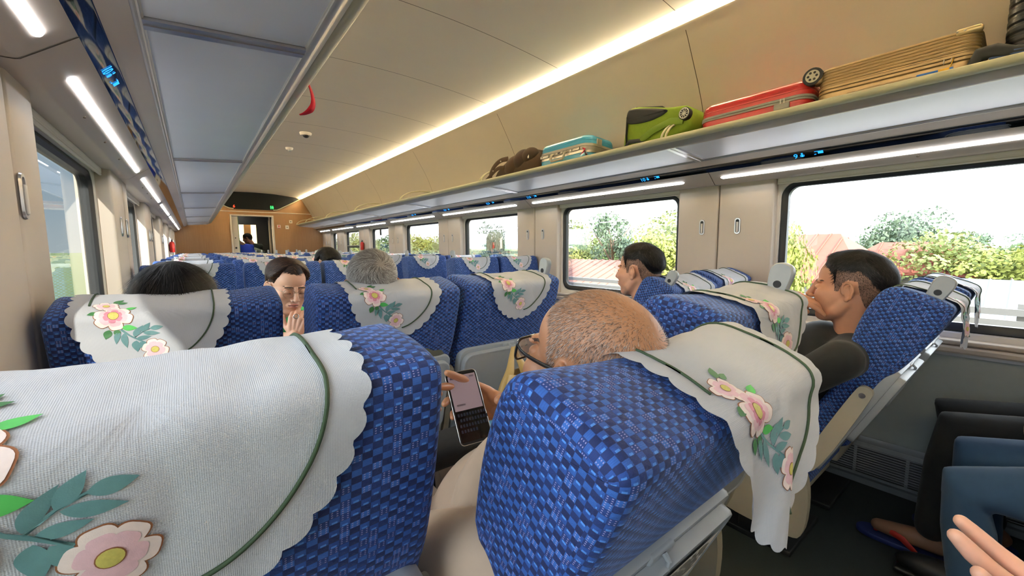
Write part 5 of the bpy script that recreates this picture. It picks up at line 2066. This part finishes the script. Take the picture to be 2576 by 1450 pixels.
# ---- 3. grey-haired man
gm = Person('person', 'man with short grey whorled hair seen from behind', (206, 140, 104), (.47, 1.66, .53), 1, (.455, 1.325, 1.088), yaw=.18, pitch=.06, hs=.97)
gm.make_head(scalp=(150, 122, 104), neck=1.05)
gm.torso(clothm('olive_shirt', (84, 84, 70)), clothm('grey_trousers', (70, 72, 76)))
gm.finish()
V, F = gm.hV, gm.hF
def gthick(P):
    return .0025 * smoothstep(.0, .03, P[:, 2] - HAIRLINE(P[:, 1])) * (P[:, 2] > HAIRLINE(P[:, 1]))
cv, cf = cap(V, F, gthick)
def whorl(q, n):
    c = np.array([.012, -.088, .072])
    r = q - c
    return r + 1.0 * np.cross(n, r)
g1 = strands(V, F, lambda C: (C[:, 2] > HAIRLINE(C[:, 1])).astype(float), 15000, lambda q: .012 + .014 * float(smoothstep(-.02, .08, q[2])), whorl, .0010, [.42, .36, .22], 4, .40, 2, curve=.5, jit=.16)
hair_child(gm, 'hair', [(cv, cf, 1), (g1[0], g1[1], g1[2])], GRY)

# ---- 4. person with thin glasses facing the camera, looking down
w2 = Person('person', 'person in green top with short brown hair and thin glasses, looking down', (218, 168, 140), (.44, 2.66, .54), -1, (.348, 2.225, 1.028), yaw=PI - .24, pitch=.26, hs=1.02, roll=-.08)
w2.make_head(eyes='down', jaw=1.22, cheek=1.14, nose=1.05)
w2.torso(clothm('green_top', (70, 190, 110)), clothm('dark_jeans_b', (44, 50, 62)), arms={1: ((.20, 2.40, .74), (.352, 2.14, .80)), -1: ((.64, 2.42, .74), (.50, 2.16, .80))}, sleeve='short')
w2.hand(1, (.20, -.05, .95), (-.35, -.85, .1), curl=(62, 58, 60, 62), thumb=(0, 25, 20), voxel=.0028)
w2.finish()
V, F = w2.hV, w2.hF
def wthick(P):
    z, y = P[:, 2], P[:, 1]
    line = np.where(y > .040, .084 + .006 * smoothstep(.0, .05, np.abs(P[:, 0])), np.where(y > -.035, .026 + .038 * smoothstep(.02, .042, y), HAIRLINE(y)))
    return (.012 + .008 * smoothstep(.03, .09, z)) * smoothstep(0, .036, z - line) * (1 + .15 * np.sin(80 * P[:, 0] + 30 * y))
cv, cf = cap(V, F, wthick)
def wcomb(q, n):
    return (q[0] * 5 + (.6 if q[0] > .01 else -.6), -.4, -.55)
b = strands(cv, cf, lambda C: (C[:, 2] > .048).astype(float), 5200, .018, wcomb, .0014, [.72, .28], 12, .06, 3, curve=.6, jit=.18)
hair_child(w2, 'hair', [(cv, cf, 0), (b[0], b[1], b[2])], BRN)
spectacles(w2, .02, .0011, mat('thin_gold_wire', (168, 150, 128), .3, .8, var=0), shape='round', temple=.0014)
m = MB()
tp = w2.tips[0]
m.tube([tuple(Vector(w2.arms[1][2]) + Vector((.012 + .011 * math.cos(q), -.012, .098 + .011 * math.sin(q)))) for q in np.linspace(0, 2 * PI, 17)], .0022, 6, caps=False)
m.build('ring', mat('ring_silver', (210, 206, 200), .2, .9), w2.obj)

# ---- 5. dark-haired traveller further down
t1 = Person('person', 'dark-haired passenger whose bowed head shows above the seats beside the grey-haired man', (220, 178, 156), (.90, 3.62, .53), -1, (.865, 3.56, 1.085), yaw=PI - .5, pitch=.55)
t1.make_head(scalp=(36, 32, 30))
t1.torso(clothm('black_hoodie', (32, 32, 36)), clothm('dark_slacks', (40, 42, 50)))
t1.finish()
short_cut(t1, top=.024, fade=.0, fringe=.03, seed=31)

# ---- 6. smiling boy in profile
by = Person('person', 'smiling young man in navy shirt looking ahead beside the far window', (206, 154, 124), (1.86, 1.54, .54), 1, (1.775, 1.225, 1.085), yaw=-.14, pitch=-.04, hs=1.07)
by.make_head(eyes='open', scalp=(120, 90, 74), jaw=1.08, cheek=1.08)
by.torso(clothm('navy_shirt', (38, 48, 82)), clothm('black_jeans', (34, 36, 42)))
by.finish()
short_cut(by, top=.026, fade=.062, fringe=.022, seed=41)

# ---- 7. man in black with his hand over his mouth
mb_ = Person('person', 'man in black t-shirt with faded haircut, hand over his mouth', (190, 138, 106), (1.90, .64, .54), 1, (1.842, .395, 1.055), yaw=-.08, pitch=-.06, hs=1.05)
mb_.make_head(eyes='down', scalp=(112, 84, 68), jaw=1.14, cheek=1.10, neck=1.12)
mb_.torso(clothm('black_tshirt', (20, 24, 26)), clothm('black_jeans', (34, 36, 42)), arms={-1: ((1.68, .60, .62), (1.766, .612, 1.016)), 1: ((2.10, .62, .62), (1.98, .86, .66))}, sleeve='short', belly=1.08)
mb_.hand(-1, (.10, -.97, .08), (-.42, .10, .90), curl=(22, 30, 38, 46), thumb=(0, 12, 8), abd=(.45, .85, -.15), voxel=.0024, scale=1.02)
mb_.finish()
short_cut(mb_, top=.022, fade=.066, fringe=.014, seed=51, front=.35)

# ---- 8. two passengers level with the camera, only legs in view
p8 = Person('person', 'passenger in blue jeans at the frame edge, knees showing', (190, 140, 110), (1.92, -.26, .55), 1, (1.92, -.40, 1.20))
p8.make_head()
DEN = clothm('blue_denim', (38, 70, 104))
p8.torso(clothm('grey_tee', (90, 92, 96)), DEN, knees={1: (2.02, .065, .515), -1: (1.815, .070, .475), (1, 'a'): (2.02, .03, .09), (-1, 'a'): (1.83, .03, .09)})
p8.finish()
for x_ in (2.02, 1.83):
    sh_ = MB()
    sh_.ell((x_, .10, .045), (.048, .135, .046), 20, 12)
    sh_.box((x_, .10, .012), (.088, .262, .022), 0, bev=.010)
    sh_.build('shoe', mat('shoe_black', (26, 28, 30), .5), p8.obj)
short_cut(p8, seed=61)
p9 = Person('person', 'passenger in black trousers wearing red and blue flip-flops by the wall grille', (150, 112, 88), (2.34, -.26, .55), 1, (2.34, -.40, 1.20))
p9.make_head()
p9.torso(clothm('black_shirt', (24, 26, 28)), clothm('black_slacks', (22, 25, 28)), knees={1: (2.44, .16, .52), -1: (2.24, .13, .52), (1, 'a'): (2.44, .02, .10), (-1, 'a'): (2.18, .16, .105)})
p9.finish()
short_cut(p9, seed=62)
FLIPB, FLIPR = mat('flipflop_blue', (30, 44, 104), .6), mat('flipflop_red', (190, 50, 40), .6)
for x, yf, lab in ((2.18, .22, 'red and blue flip-flop on the near foot of the passenger in black trousers'), (2.44, .08, 'red and blue flip-flop on the wall side foot of the passenger in black trousers')):
    t = thing('flip_flop', lab, 'flip-flop', (x, yf, 0), 0, 'pair of flip-flops')
    m = MB()
    o = smooth_poly([(-.035, -.14), (.035, -.14), (.042, -.05), (.05, .06), (.042, .14), (.0, .165), (-.042, .14), (-.046, .05), (-.038, -.05)], 2, True)
    m.loft([[(a * .96, b * .98, .001) for a, b in o], [(a, b, .004) for a, b in o], [(a, b, .018) for a, b in o], [(a * .96, b * .98, .021) for a, b in o]], 0, caps=True)
    m.build('sole', FLIPB, t, auto=40)
    m = MB()
    for s_ in (1, -1):
        m.tube([(0, .10, .022), (s_ * .015, .07, .058), (s_ * .040, .01, .050), (s_ * .042, -.03, .018)], [.006, .013, .013, .009], 8, flat=.35)
    m.build('strap', FLIPR, t, auto=60)

# ---- 9. neighbour whose raised fingers enter the frame
p10 = Person('person', 'neighbour beyond the frame edge, only pale raised fingers showing', (232, 178, 152), (.70, -.55, .55), 1, (.70, -.62, 1.22))
p10.make_head()
p10.torso(clothm('grey_shirt_b', (120, 120, 124)), clothm('black_jeans', (34, 36, 42)), arms={1: ((.86, -.42, .80), (.655, -.135, .822))})
p10.hand(1, (-.30, .90, .32), (.30, .42, -.86), curl=(8, 12, 14, 16), spread=9, voxel=.0022, scale=1.02)
p10.finish()
short_cut(p10, seed=63)

# ---- 10. two people in the vestibule
q1 = Person('person', 'person in bright blue shirt bending over in the vestibule', (120, 88, 70), (1.15, 11.62, .92), 1, (.80, 11.62, 1.40), yaw=-1.4, pitch=.7)
q1.make_head(scalp=(30, 28, 28))
q1.torso(clothm('royal_blue_shirt', (24, 60, 190)), clothm('dark_slacks', (40, 42, 50)), knees={1: (1.17, 11.70, .48), -1: (1.10, 11.50, .48), (1, 'a'): (1.16, 11.66, .09), (-1, 'a'): (1.12, 11.48, .09)}, arms={1: ((.90, 11.80, 1.0), (.74, 11.75, .85)), -1: ((.86, 11.44, 1.0), (.72, 11.5, .85))}, sleeve='short')
q1.finish()
short_cut(q1, top=.014, fade=.02, seed=71)
q2 = Person('person', 'attendant in dark vest and pale camouflage sleeves standing in the vestibule', (150, 108, 88), (1.24, 11.98, .90), 1, (1.08, 11.98, 1.46), yaw=-1.2, pitch=.3)
q2.make_head(scalp=(30, 28, 28))
q2.torso(clothm('dark_green_vest', (26, 44, 46)), clothm('dark_slacks', (40, 42, 50)), knees={1: (1.28, 12.08, .47), -1: (1.18, 11.88, .47), (1, 'a'): (1.30, 12.08, .09), (-1, 'a'): (1.2, 11.86, .09)}, arms={1: ((1.36, 12.1, 1.12), (1.20, 11.9, 1.0)), -1: ((1.40, 11.80, 1.10), (1.30, 11.7, .95))})
q2.finish()
short_cut(q2, top=.014, fade=.03, seed=72)
m = MB()
sh, el, wr = q2.arms[-1]
m.tube([tuple(sh + Vector((0, 0, .01))), tuple(sh.lerp(el, .5)), tuple(el)], [.070, .066, .056], 12)
m.build('sleeve', mat('camouflage_sage', (150, 164, 150), .8, var=.5, scale=25), q2.obj)

# plastic bag hanging from the tray latch
BAGM = NT('plastic_bag_cream')
BAGM.b.inputs['Base Color'].default_value = lin(222, 190, 122)
BAGM.b.inputs['Roughness'].default_value = .35
BAGM.b.inputs['Transmission Weight'].default_value = .1
BAGM.b.inputs['Alpha'].default_value = .92
BAGM.bump(BAGM.noise(40, 4), .5, .004)
bag = thing('plastic_bag', 'cream plastic carrier bag with green print hanging from the tray hook', 'bag', (.925, 1.205, .84))
m = MB()
def bagring(z, hw, hd, cx=0, tw=0, n=36):
    return [(cx + hw * math.copysign(abs(math.cos(q)) ** .7, math.cos(q)) * (1 + .05 * math.sin(5 * q + z * 40)), -.055 + hd * math.sin(q) * (1 + .25 * math.sin(4 * q + z * 30)), z) for q in np.linspace(0, 2 * PI, n + 1)[:-1]]
m.loft([bagring(-.30, .05, .03), bagring(-.295, .075, .045), bagring(-.26, .088, .055), bagring(-.20, .085, .052), bagring(-.15, .078, .045), bagring(-.115, .064, .036), bagring(-.085, .050, .028)], 0, caps=False)
m.add(bagring(-.30, .05, .03), [tuple(range(36))], 0)
for s_ in (1, -1):
    P = [(0 + s_ * .004, -.03, .005), (s_ * .014, -.035, -.03), (s_ * .032, -.05, -.08), (s_ * .055, -.055, -.125), (s_ * .062, -.055, -.17)]
    m.tube(smooth_poly(P, 2), [.006 + .028 * (i / 16) ** 1.5 for i in range(len(smooth_poly(P, 2)))], 12, 0, flat=.55, caps=False)
m.build('film', BAGM.m, bag, fix=False)
m = MB()
m.tube([(-.02, -.10, -.17), (.01, -.112, -.15), (.035, -.108, -.18), (.03, -.108, -.23)], [.008, .016, .014, .008], 8, flat=.25)
m.tube([(-.045, -.10, -.13), (-.04, -.103, -.15)], .006, 6, flat=.3)
m.build('green_print', mat('print_green', (70, 170, 50), .5), bag)
m = MB()
m.tube([(.055, -.10, -.21), (.04, -.11, -.17), (.05, -.105, -.12), (.03, -.09, -.10), (.0, -.10, -.14), (-.015, -.105, -.22)], [.01, .018, .012, .010, .016, .018], 10, flat=.4)
m.build('knotted_handle', BAGM.m, bag)
# ================================================================== outside
GZ = -3.6
GRASS = mat('field_grass', (92, 108, 54), .9, var=.25, scale=.6)
BAL = mat('track_ballast', (124, 118, 108), .9, var=.2, scale=8)
m = MB()
m.add([(-700, -300, GZ), (700, -300, GZ), (700, 900, GZ), (-700, 900, GZ)], [(0, 1, 2, 3)])
struct(m.build('ground', GRASS, smooth=False))
m = MB()
m.prism([(-9, GZ), (-4.2, -1.35), (6.6, -1.35), (11.5, GZ)], 1, -120, 320)
struct(m.build('ground_embankment', BAL, smooth=False))

# guard fence beside the line
FEN = mat('fence_galvanised', (136, 134, 132), .5, .1, var=.05)
fe = thing('guard_fence', 'pale steel guard fence with level rails running beside the track', 'fence', (6.0, 0, -1.35))
for k in range(6):
    m = MB()
    m.box((0, 60, 1.38 + .108 * k), (.05, 150, .062), 0, bev=.0)
    m.build('rail', FEN, fe, smooth=False)
for k in range(30):
    m = MB()
    m.box((.05, -12 + 4.0 * k, 1.0), (.06, .08, 2.0), 0)
    m.build('post', FEN, fe, smooth=False)

# houses
TILE = mat('roof_tile_red', (144, 80, 62), .8, var=.12, scale=3)
TILEP = mat('roof_tile_faded', (150, 106, 92), .8, var=.1, scale=3)
TIN = mat('roof_tin', (116, 122, 132), .5, .2, var=.1, scale=2)
TINB = mat('roof_tin_blue', (78, 124, 156), .5, .1, var=.08, scale=2)
RENDERW = mat('house_wall_cream', (150, 144, 134), .8, var=.05)
DARKW = mat('house_window', (70, 78, 84), .3)


def house(label, x, y, w, d, eave, ridge, roofm, hip=True, rz=0.0):
    h = thing('house', label, 'house', (x, y, GZ), rz, 'houses beyond the fence')
    e, r = eave - GZ, ridge - GZ
    m = MB()
    m.box((0, 0, e / 2), (w - .8, d - .8, e), 0)
    m.build('wall', RENDERW, h, smooth=False)
    m = MB()
    k = d * .28 if hip else 0.0
    v = [(-w / 2, -d / 2, e), (w / 2, -d / 2, e), (w / 2, d / 2, e), (-w / 2, d / 2, e), (0, -d / 2 + k, r), (0, d / 2 - k, r)]
    v += [(a, b, c - .15) for a, b, c in v[:4]]
    m.add(v, [(0, 1, 4), (1, 2, 5, 4), (2, 3, 5), (3, 0, 4, 5), (0, 6, 7, 1), (1, 7, 8, 2), (2, 8, 9, 3), (3, 9, 6, 0), (6, 9, 8, 7)])
    n = int(d / .55)
    for i in range(n + 1):                       # standing seams
        yy = -d / 2 + d * i / n
        f = 1 if not hip else max(0.0, min(1.0, min(yy + d / 2, d / 2 - yy) / max(k, .01)))
        for s_ in (-1, 1):
            a = Vector((s_ * w / 2, yy, e + .02)); b = Vector((s_ * w / 2 * (1 - f), yy, e + (r - e) * f + .02))
            if (b - a).length > .2:
                m.tube([a, b], .035, 4)
    m.build('roof', roofm, h, smooth=False)
    for i in range(2):
        m = MB()
        m.box((-(w - .8) / 2 - .02, -d * .22 + i * d * .44, e * .55), (.06, 1.1, 1.2), 0)
        m.build('window', DARKW, h, smooth=False)


house('house with steep red tiled hip roof behind the man in black', 26, 7.6, 9, 7, -.35, 1.75, TILE)
house('small red tiled roof peeping out left of the steep one', 34, 13.0, 8, 6, .3, 1.9, TILE)
house('low house with faded pink roof beyond the smiling young man', 20, 17.5, 9, 10, -1.3, .35, TILEP)
house('shed with pale blue corrugated roof below the red roof', 17, 4.7, 4, 4.4, -1.5, -.95, TINB, False)
house('grey tin roofed house behind the head of the man in black', 19, 2.35, 7, 3.0, -1.9, -.75, TIN)
house('long grey gabled roof at the edge of the big window', 27, -.2, 9, 6.0, -2.0, -.35, TIN, False)
house('orange-red roof half hidden among the trees', 33, 4.4, 7, 6, -.3, 1.3, TILE)

# trees
LEAFC = {'pale': (136, 148, 88), 'yellow': (152, 158, 76), 'blue': (104, 122, 98), 'deep': (92, 112, 70)}
LEAF = {k: mat('leaf_' + k, c, .8, var=.35, scale=1.2) for k, c in LEAFC.items()}
for k in LEAF.values():
    b_ = k.node_tree.nodes['Principled BSDF']
    b_.inputs['Transmission Weight'].default_value = 0.0
BARK = mat('bark_grey', (128, 112, 94), .9, var=.2, scale=4)


def tree_meshes(seed, kind, loose):
    rg = np.random.default_rng(seed)
    vs, fs = [], []
    for c in range(22 if not loose else 16):
        u = rg.normal(0, 1, 3); u /= np.linalg.norm(u)
        ce = np.array([0, 0, .64]) + u * np.array([.30, .30, .26]) * rg.uniform(.35, 1.0)
        rad = rg.uniform(.11, .19) if not loose else rg.uniform(.08, .14)
        n = 190 if not loose else 120
        d = rg.normal(0, 1, (n, 3)); d /= np.linalg.norm(d, axis=1)[:, None]
        P = ce + d * rad * rg.uniform(.75, 1.05, (n, 1)) * np.array([1, 1, .8])
        for p, q in zip(P, d):
            a = np.cross(q + rg.normal(0, .6, 3), rg.normal(0, 1, 3)); a /= np.linalg.norm(a) + 1e-9
            b = np.cross(q, a); b /= np.linalg.norm(b) + 1e-9
            s_ = rg.uniform(.012, .024)
            o = len(vs)
            vs += [p - a * s_, p + b * s_ * .6, p + a * s_, p - b * s_ * .6]
            fs.append((o, o + 1, o + 2, o + 3))
    cr = keep(MB().add(vs, fs).build('foliage', LEAF[kind], fix=False, smooth=False))
    m = MB()
    m.tube([(0, 0, 0), (.01, 0, .2), (-.01, .01, .42), (0, 0, .62)], [.035, .026, .02, .010], 8)
    for k in range(5):
        a = 2 * PI * k / 5 + seed
        m.tube([(0, 0, .30 + .05 * k), (.12 * math.cos(a), .12 * math.sin(a), .48 + .04 * k), (.22 * math.cos(a), .22 * math.sin(a), .62 + .03 * k)], [.014, .010, .005], 6)
    tk = keep(m.build('trunk', BARK))
    return cr, tk


TV = {}
for i, k in enumerate(LEAFC):
    TV[(k, 0)] = tree_meshes(10 + i, k, False)
    TV[(k, 1)] = tree_meshes(30 + i, k, True)


def tree(x, y, top, kind, loose, label, wide=1.0, base=None, group='trees beyond the fence'):
    b = GZ if base is None else base
    H = (top - b) / .98
    t = thing('tree', label, 'tree', (x, y, b), rnd.uniform(0, 6.28), group)
    t.scale = (H * wide, H * wide, H)
    put('foliage', TV[(kind, loose)][0], t)
    put('trunk', TV[(kind, loose)][1], t)


spots = [
    (15.5, 5.15, 2.3, 'yellow', 0, 'yellow-green tree at the near edge of the big window', .42),
    (42, 6.0, 4.0, 'blue', 0, 'tall hazy tree standing above the roofs in the big window', .9),
    (31, 2.6, 2.0, 'pale', 0, 'broad pale tree right of the tall hazy tree', 1.3),
    (30, .6, 1.3, 'yellow', 0, 'yellow-green bushy tree above the grey gabled roof', 1.3),
    (38, -1.0, 1.9, 'deep', 0, 'dark round tree at the edge of the big window', 1.2),
    (30, 5.6, .6, 'yellow', 0, 'bright bush beside the steep red roof', .9),
    (60, 3.6, 3.4, 'blue', 1, 'thin wispy far tree over the grey roof', .8),
    (70, 12, 2.4, 'blue', 0, 'far blue-green tree left of the steep red roof', 1.5),
    (72, 17.5, 2.6, 'deep', 0, 'far dark tree behind the small red roof', 1.5),
    (75, 8.5, 2.5, 'pale', 0, 'far pale tree between the red roofs', 1.7),
    (66, -2.0, 2.6, 'blue', 0, 'far tree past the gabled roof', 1.6),
    (58, 22.5, 2.9, 'pale', 0, 'far pale tree past the pillar', 1.5),
    (25, 19.5, 4.7, 'blue', 1, 'tall open-branched tree filling the middle of the second window', .75),
    (24, 14.6, 3.5, 'pale', 0, 'rounded pale tree right of the open-branched tree', .9),
    (20, 12.3, 2.3, 'yellow', 0, 'yellow-green tree behind the smiling young man', 1.0),
    (26, 24.0, 3.5, 'pale', 0, 'loose pale tree at the far edge of the second window', .9),
    (21, 21.5, 1.6, 'yellow', 0, 'low yellow tree over the faded pink roof', 1.2),
    (33, 26, 2.6, 'deep', 0, 'dark tree behind the faded pink roof', 1.2),
    (18, 25.0, 3.2, 'blue', 0, 'slender tree in the third window', .5),
    (21, 38.5, 2.9, 'pale', 0, 'pale tree at the far edge of the third window', .8),
    (22, 46, 3.0, 'yellow', 0, 'yellow-green tree in the fourth window', 1.2),
    (19, 44, 2.0, 'pale', 0, 'low pale tree in the fourth window', 1.1),
    (24, 60, 3.6, 'deep', 0, 'dark tree in the fifth window', 1.2),
    (20, 58, 2.6, 'pale', 0, 'pale tree in the fifth window', 1.2),
    (24, 78, 4.2, 'pale', 0, 'pale tree in the hopper window', 1.3),
    (23, 96, 4.6, 'deep', 0, 'dark tree in the small end window', 1.4),
]
for x, y, top, kind, loose, lab, wd in spots:
    tree(x, y, top, kind, loose, lab, wd)
for i, (x, y, top, kind, lab) in enumerate(((-14, 46, -1.3, 'pale', 'low bush in the field outside the sunny window'), (-20, 70, -.6, 'yellow', 'yellow-green tree in the field outside the sunny window'),
                                            (-30, 120, .8, 'blue', 'far blue-green tree across the field outside the sunny window'), (-11, 30, -2.0, 'deep', 'dark low bush nearest the sunny window'))):
    tree(x, y, top, kind, 0, lab, 1.4, None, 'trees in the sunny field')
# a low hill range on the sunny side
m = MB()
P = []
for i in range(60):
    y = -100 + i * 22
    h = 9 + 6 * math.sin(i * .37) + 4 * math.sin(i * .91 + 1) + 2 * math.sin(i * 2.1)
    P.append((y, h))
vs = [(-420, y, GZ - 1) for y, h in P] + [(-520, y, GZ + h) for y, h in P] + [(-640, y, GZ - 1) for y, h in P]
n = len(P)
m.add(vs, [(i, i + 1, n + i + 1, n + i) for i in range(n - 1)] + [(n + i, n + i + 1, 2 * n + i + 1, 2 * n + i) for i in range(n - 1)])
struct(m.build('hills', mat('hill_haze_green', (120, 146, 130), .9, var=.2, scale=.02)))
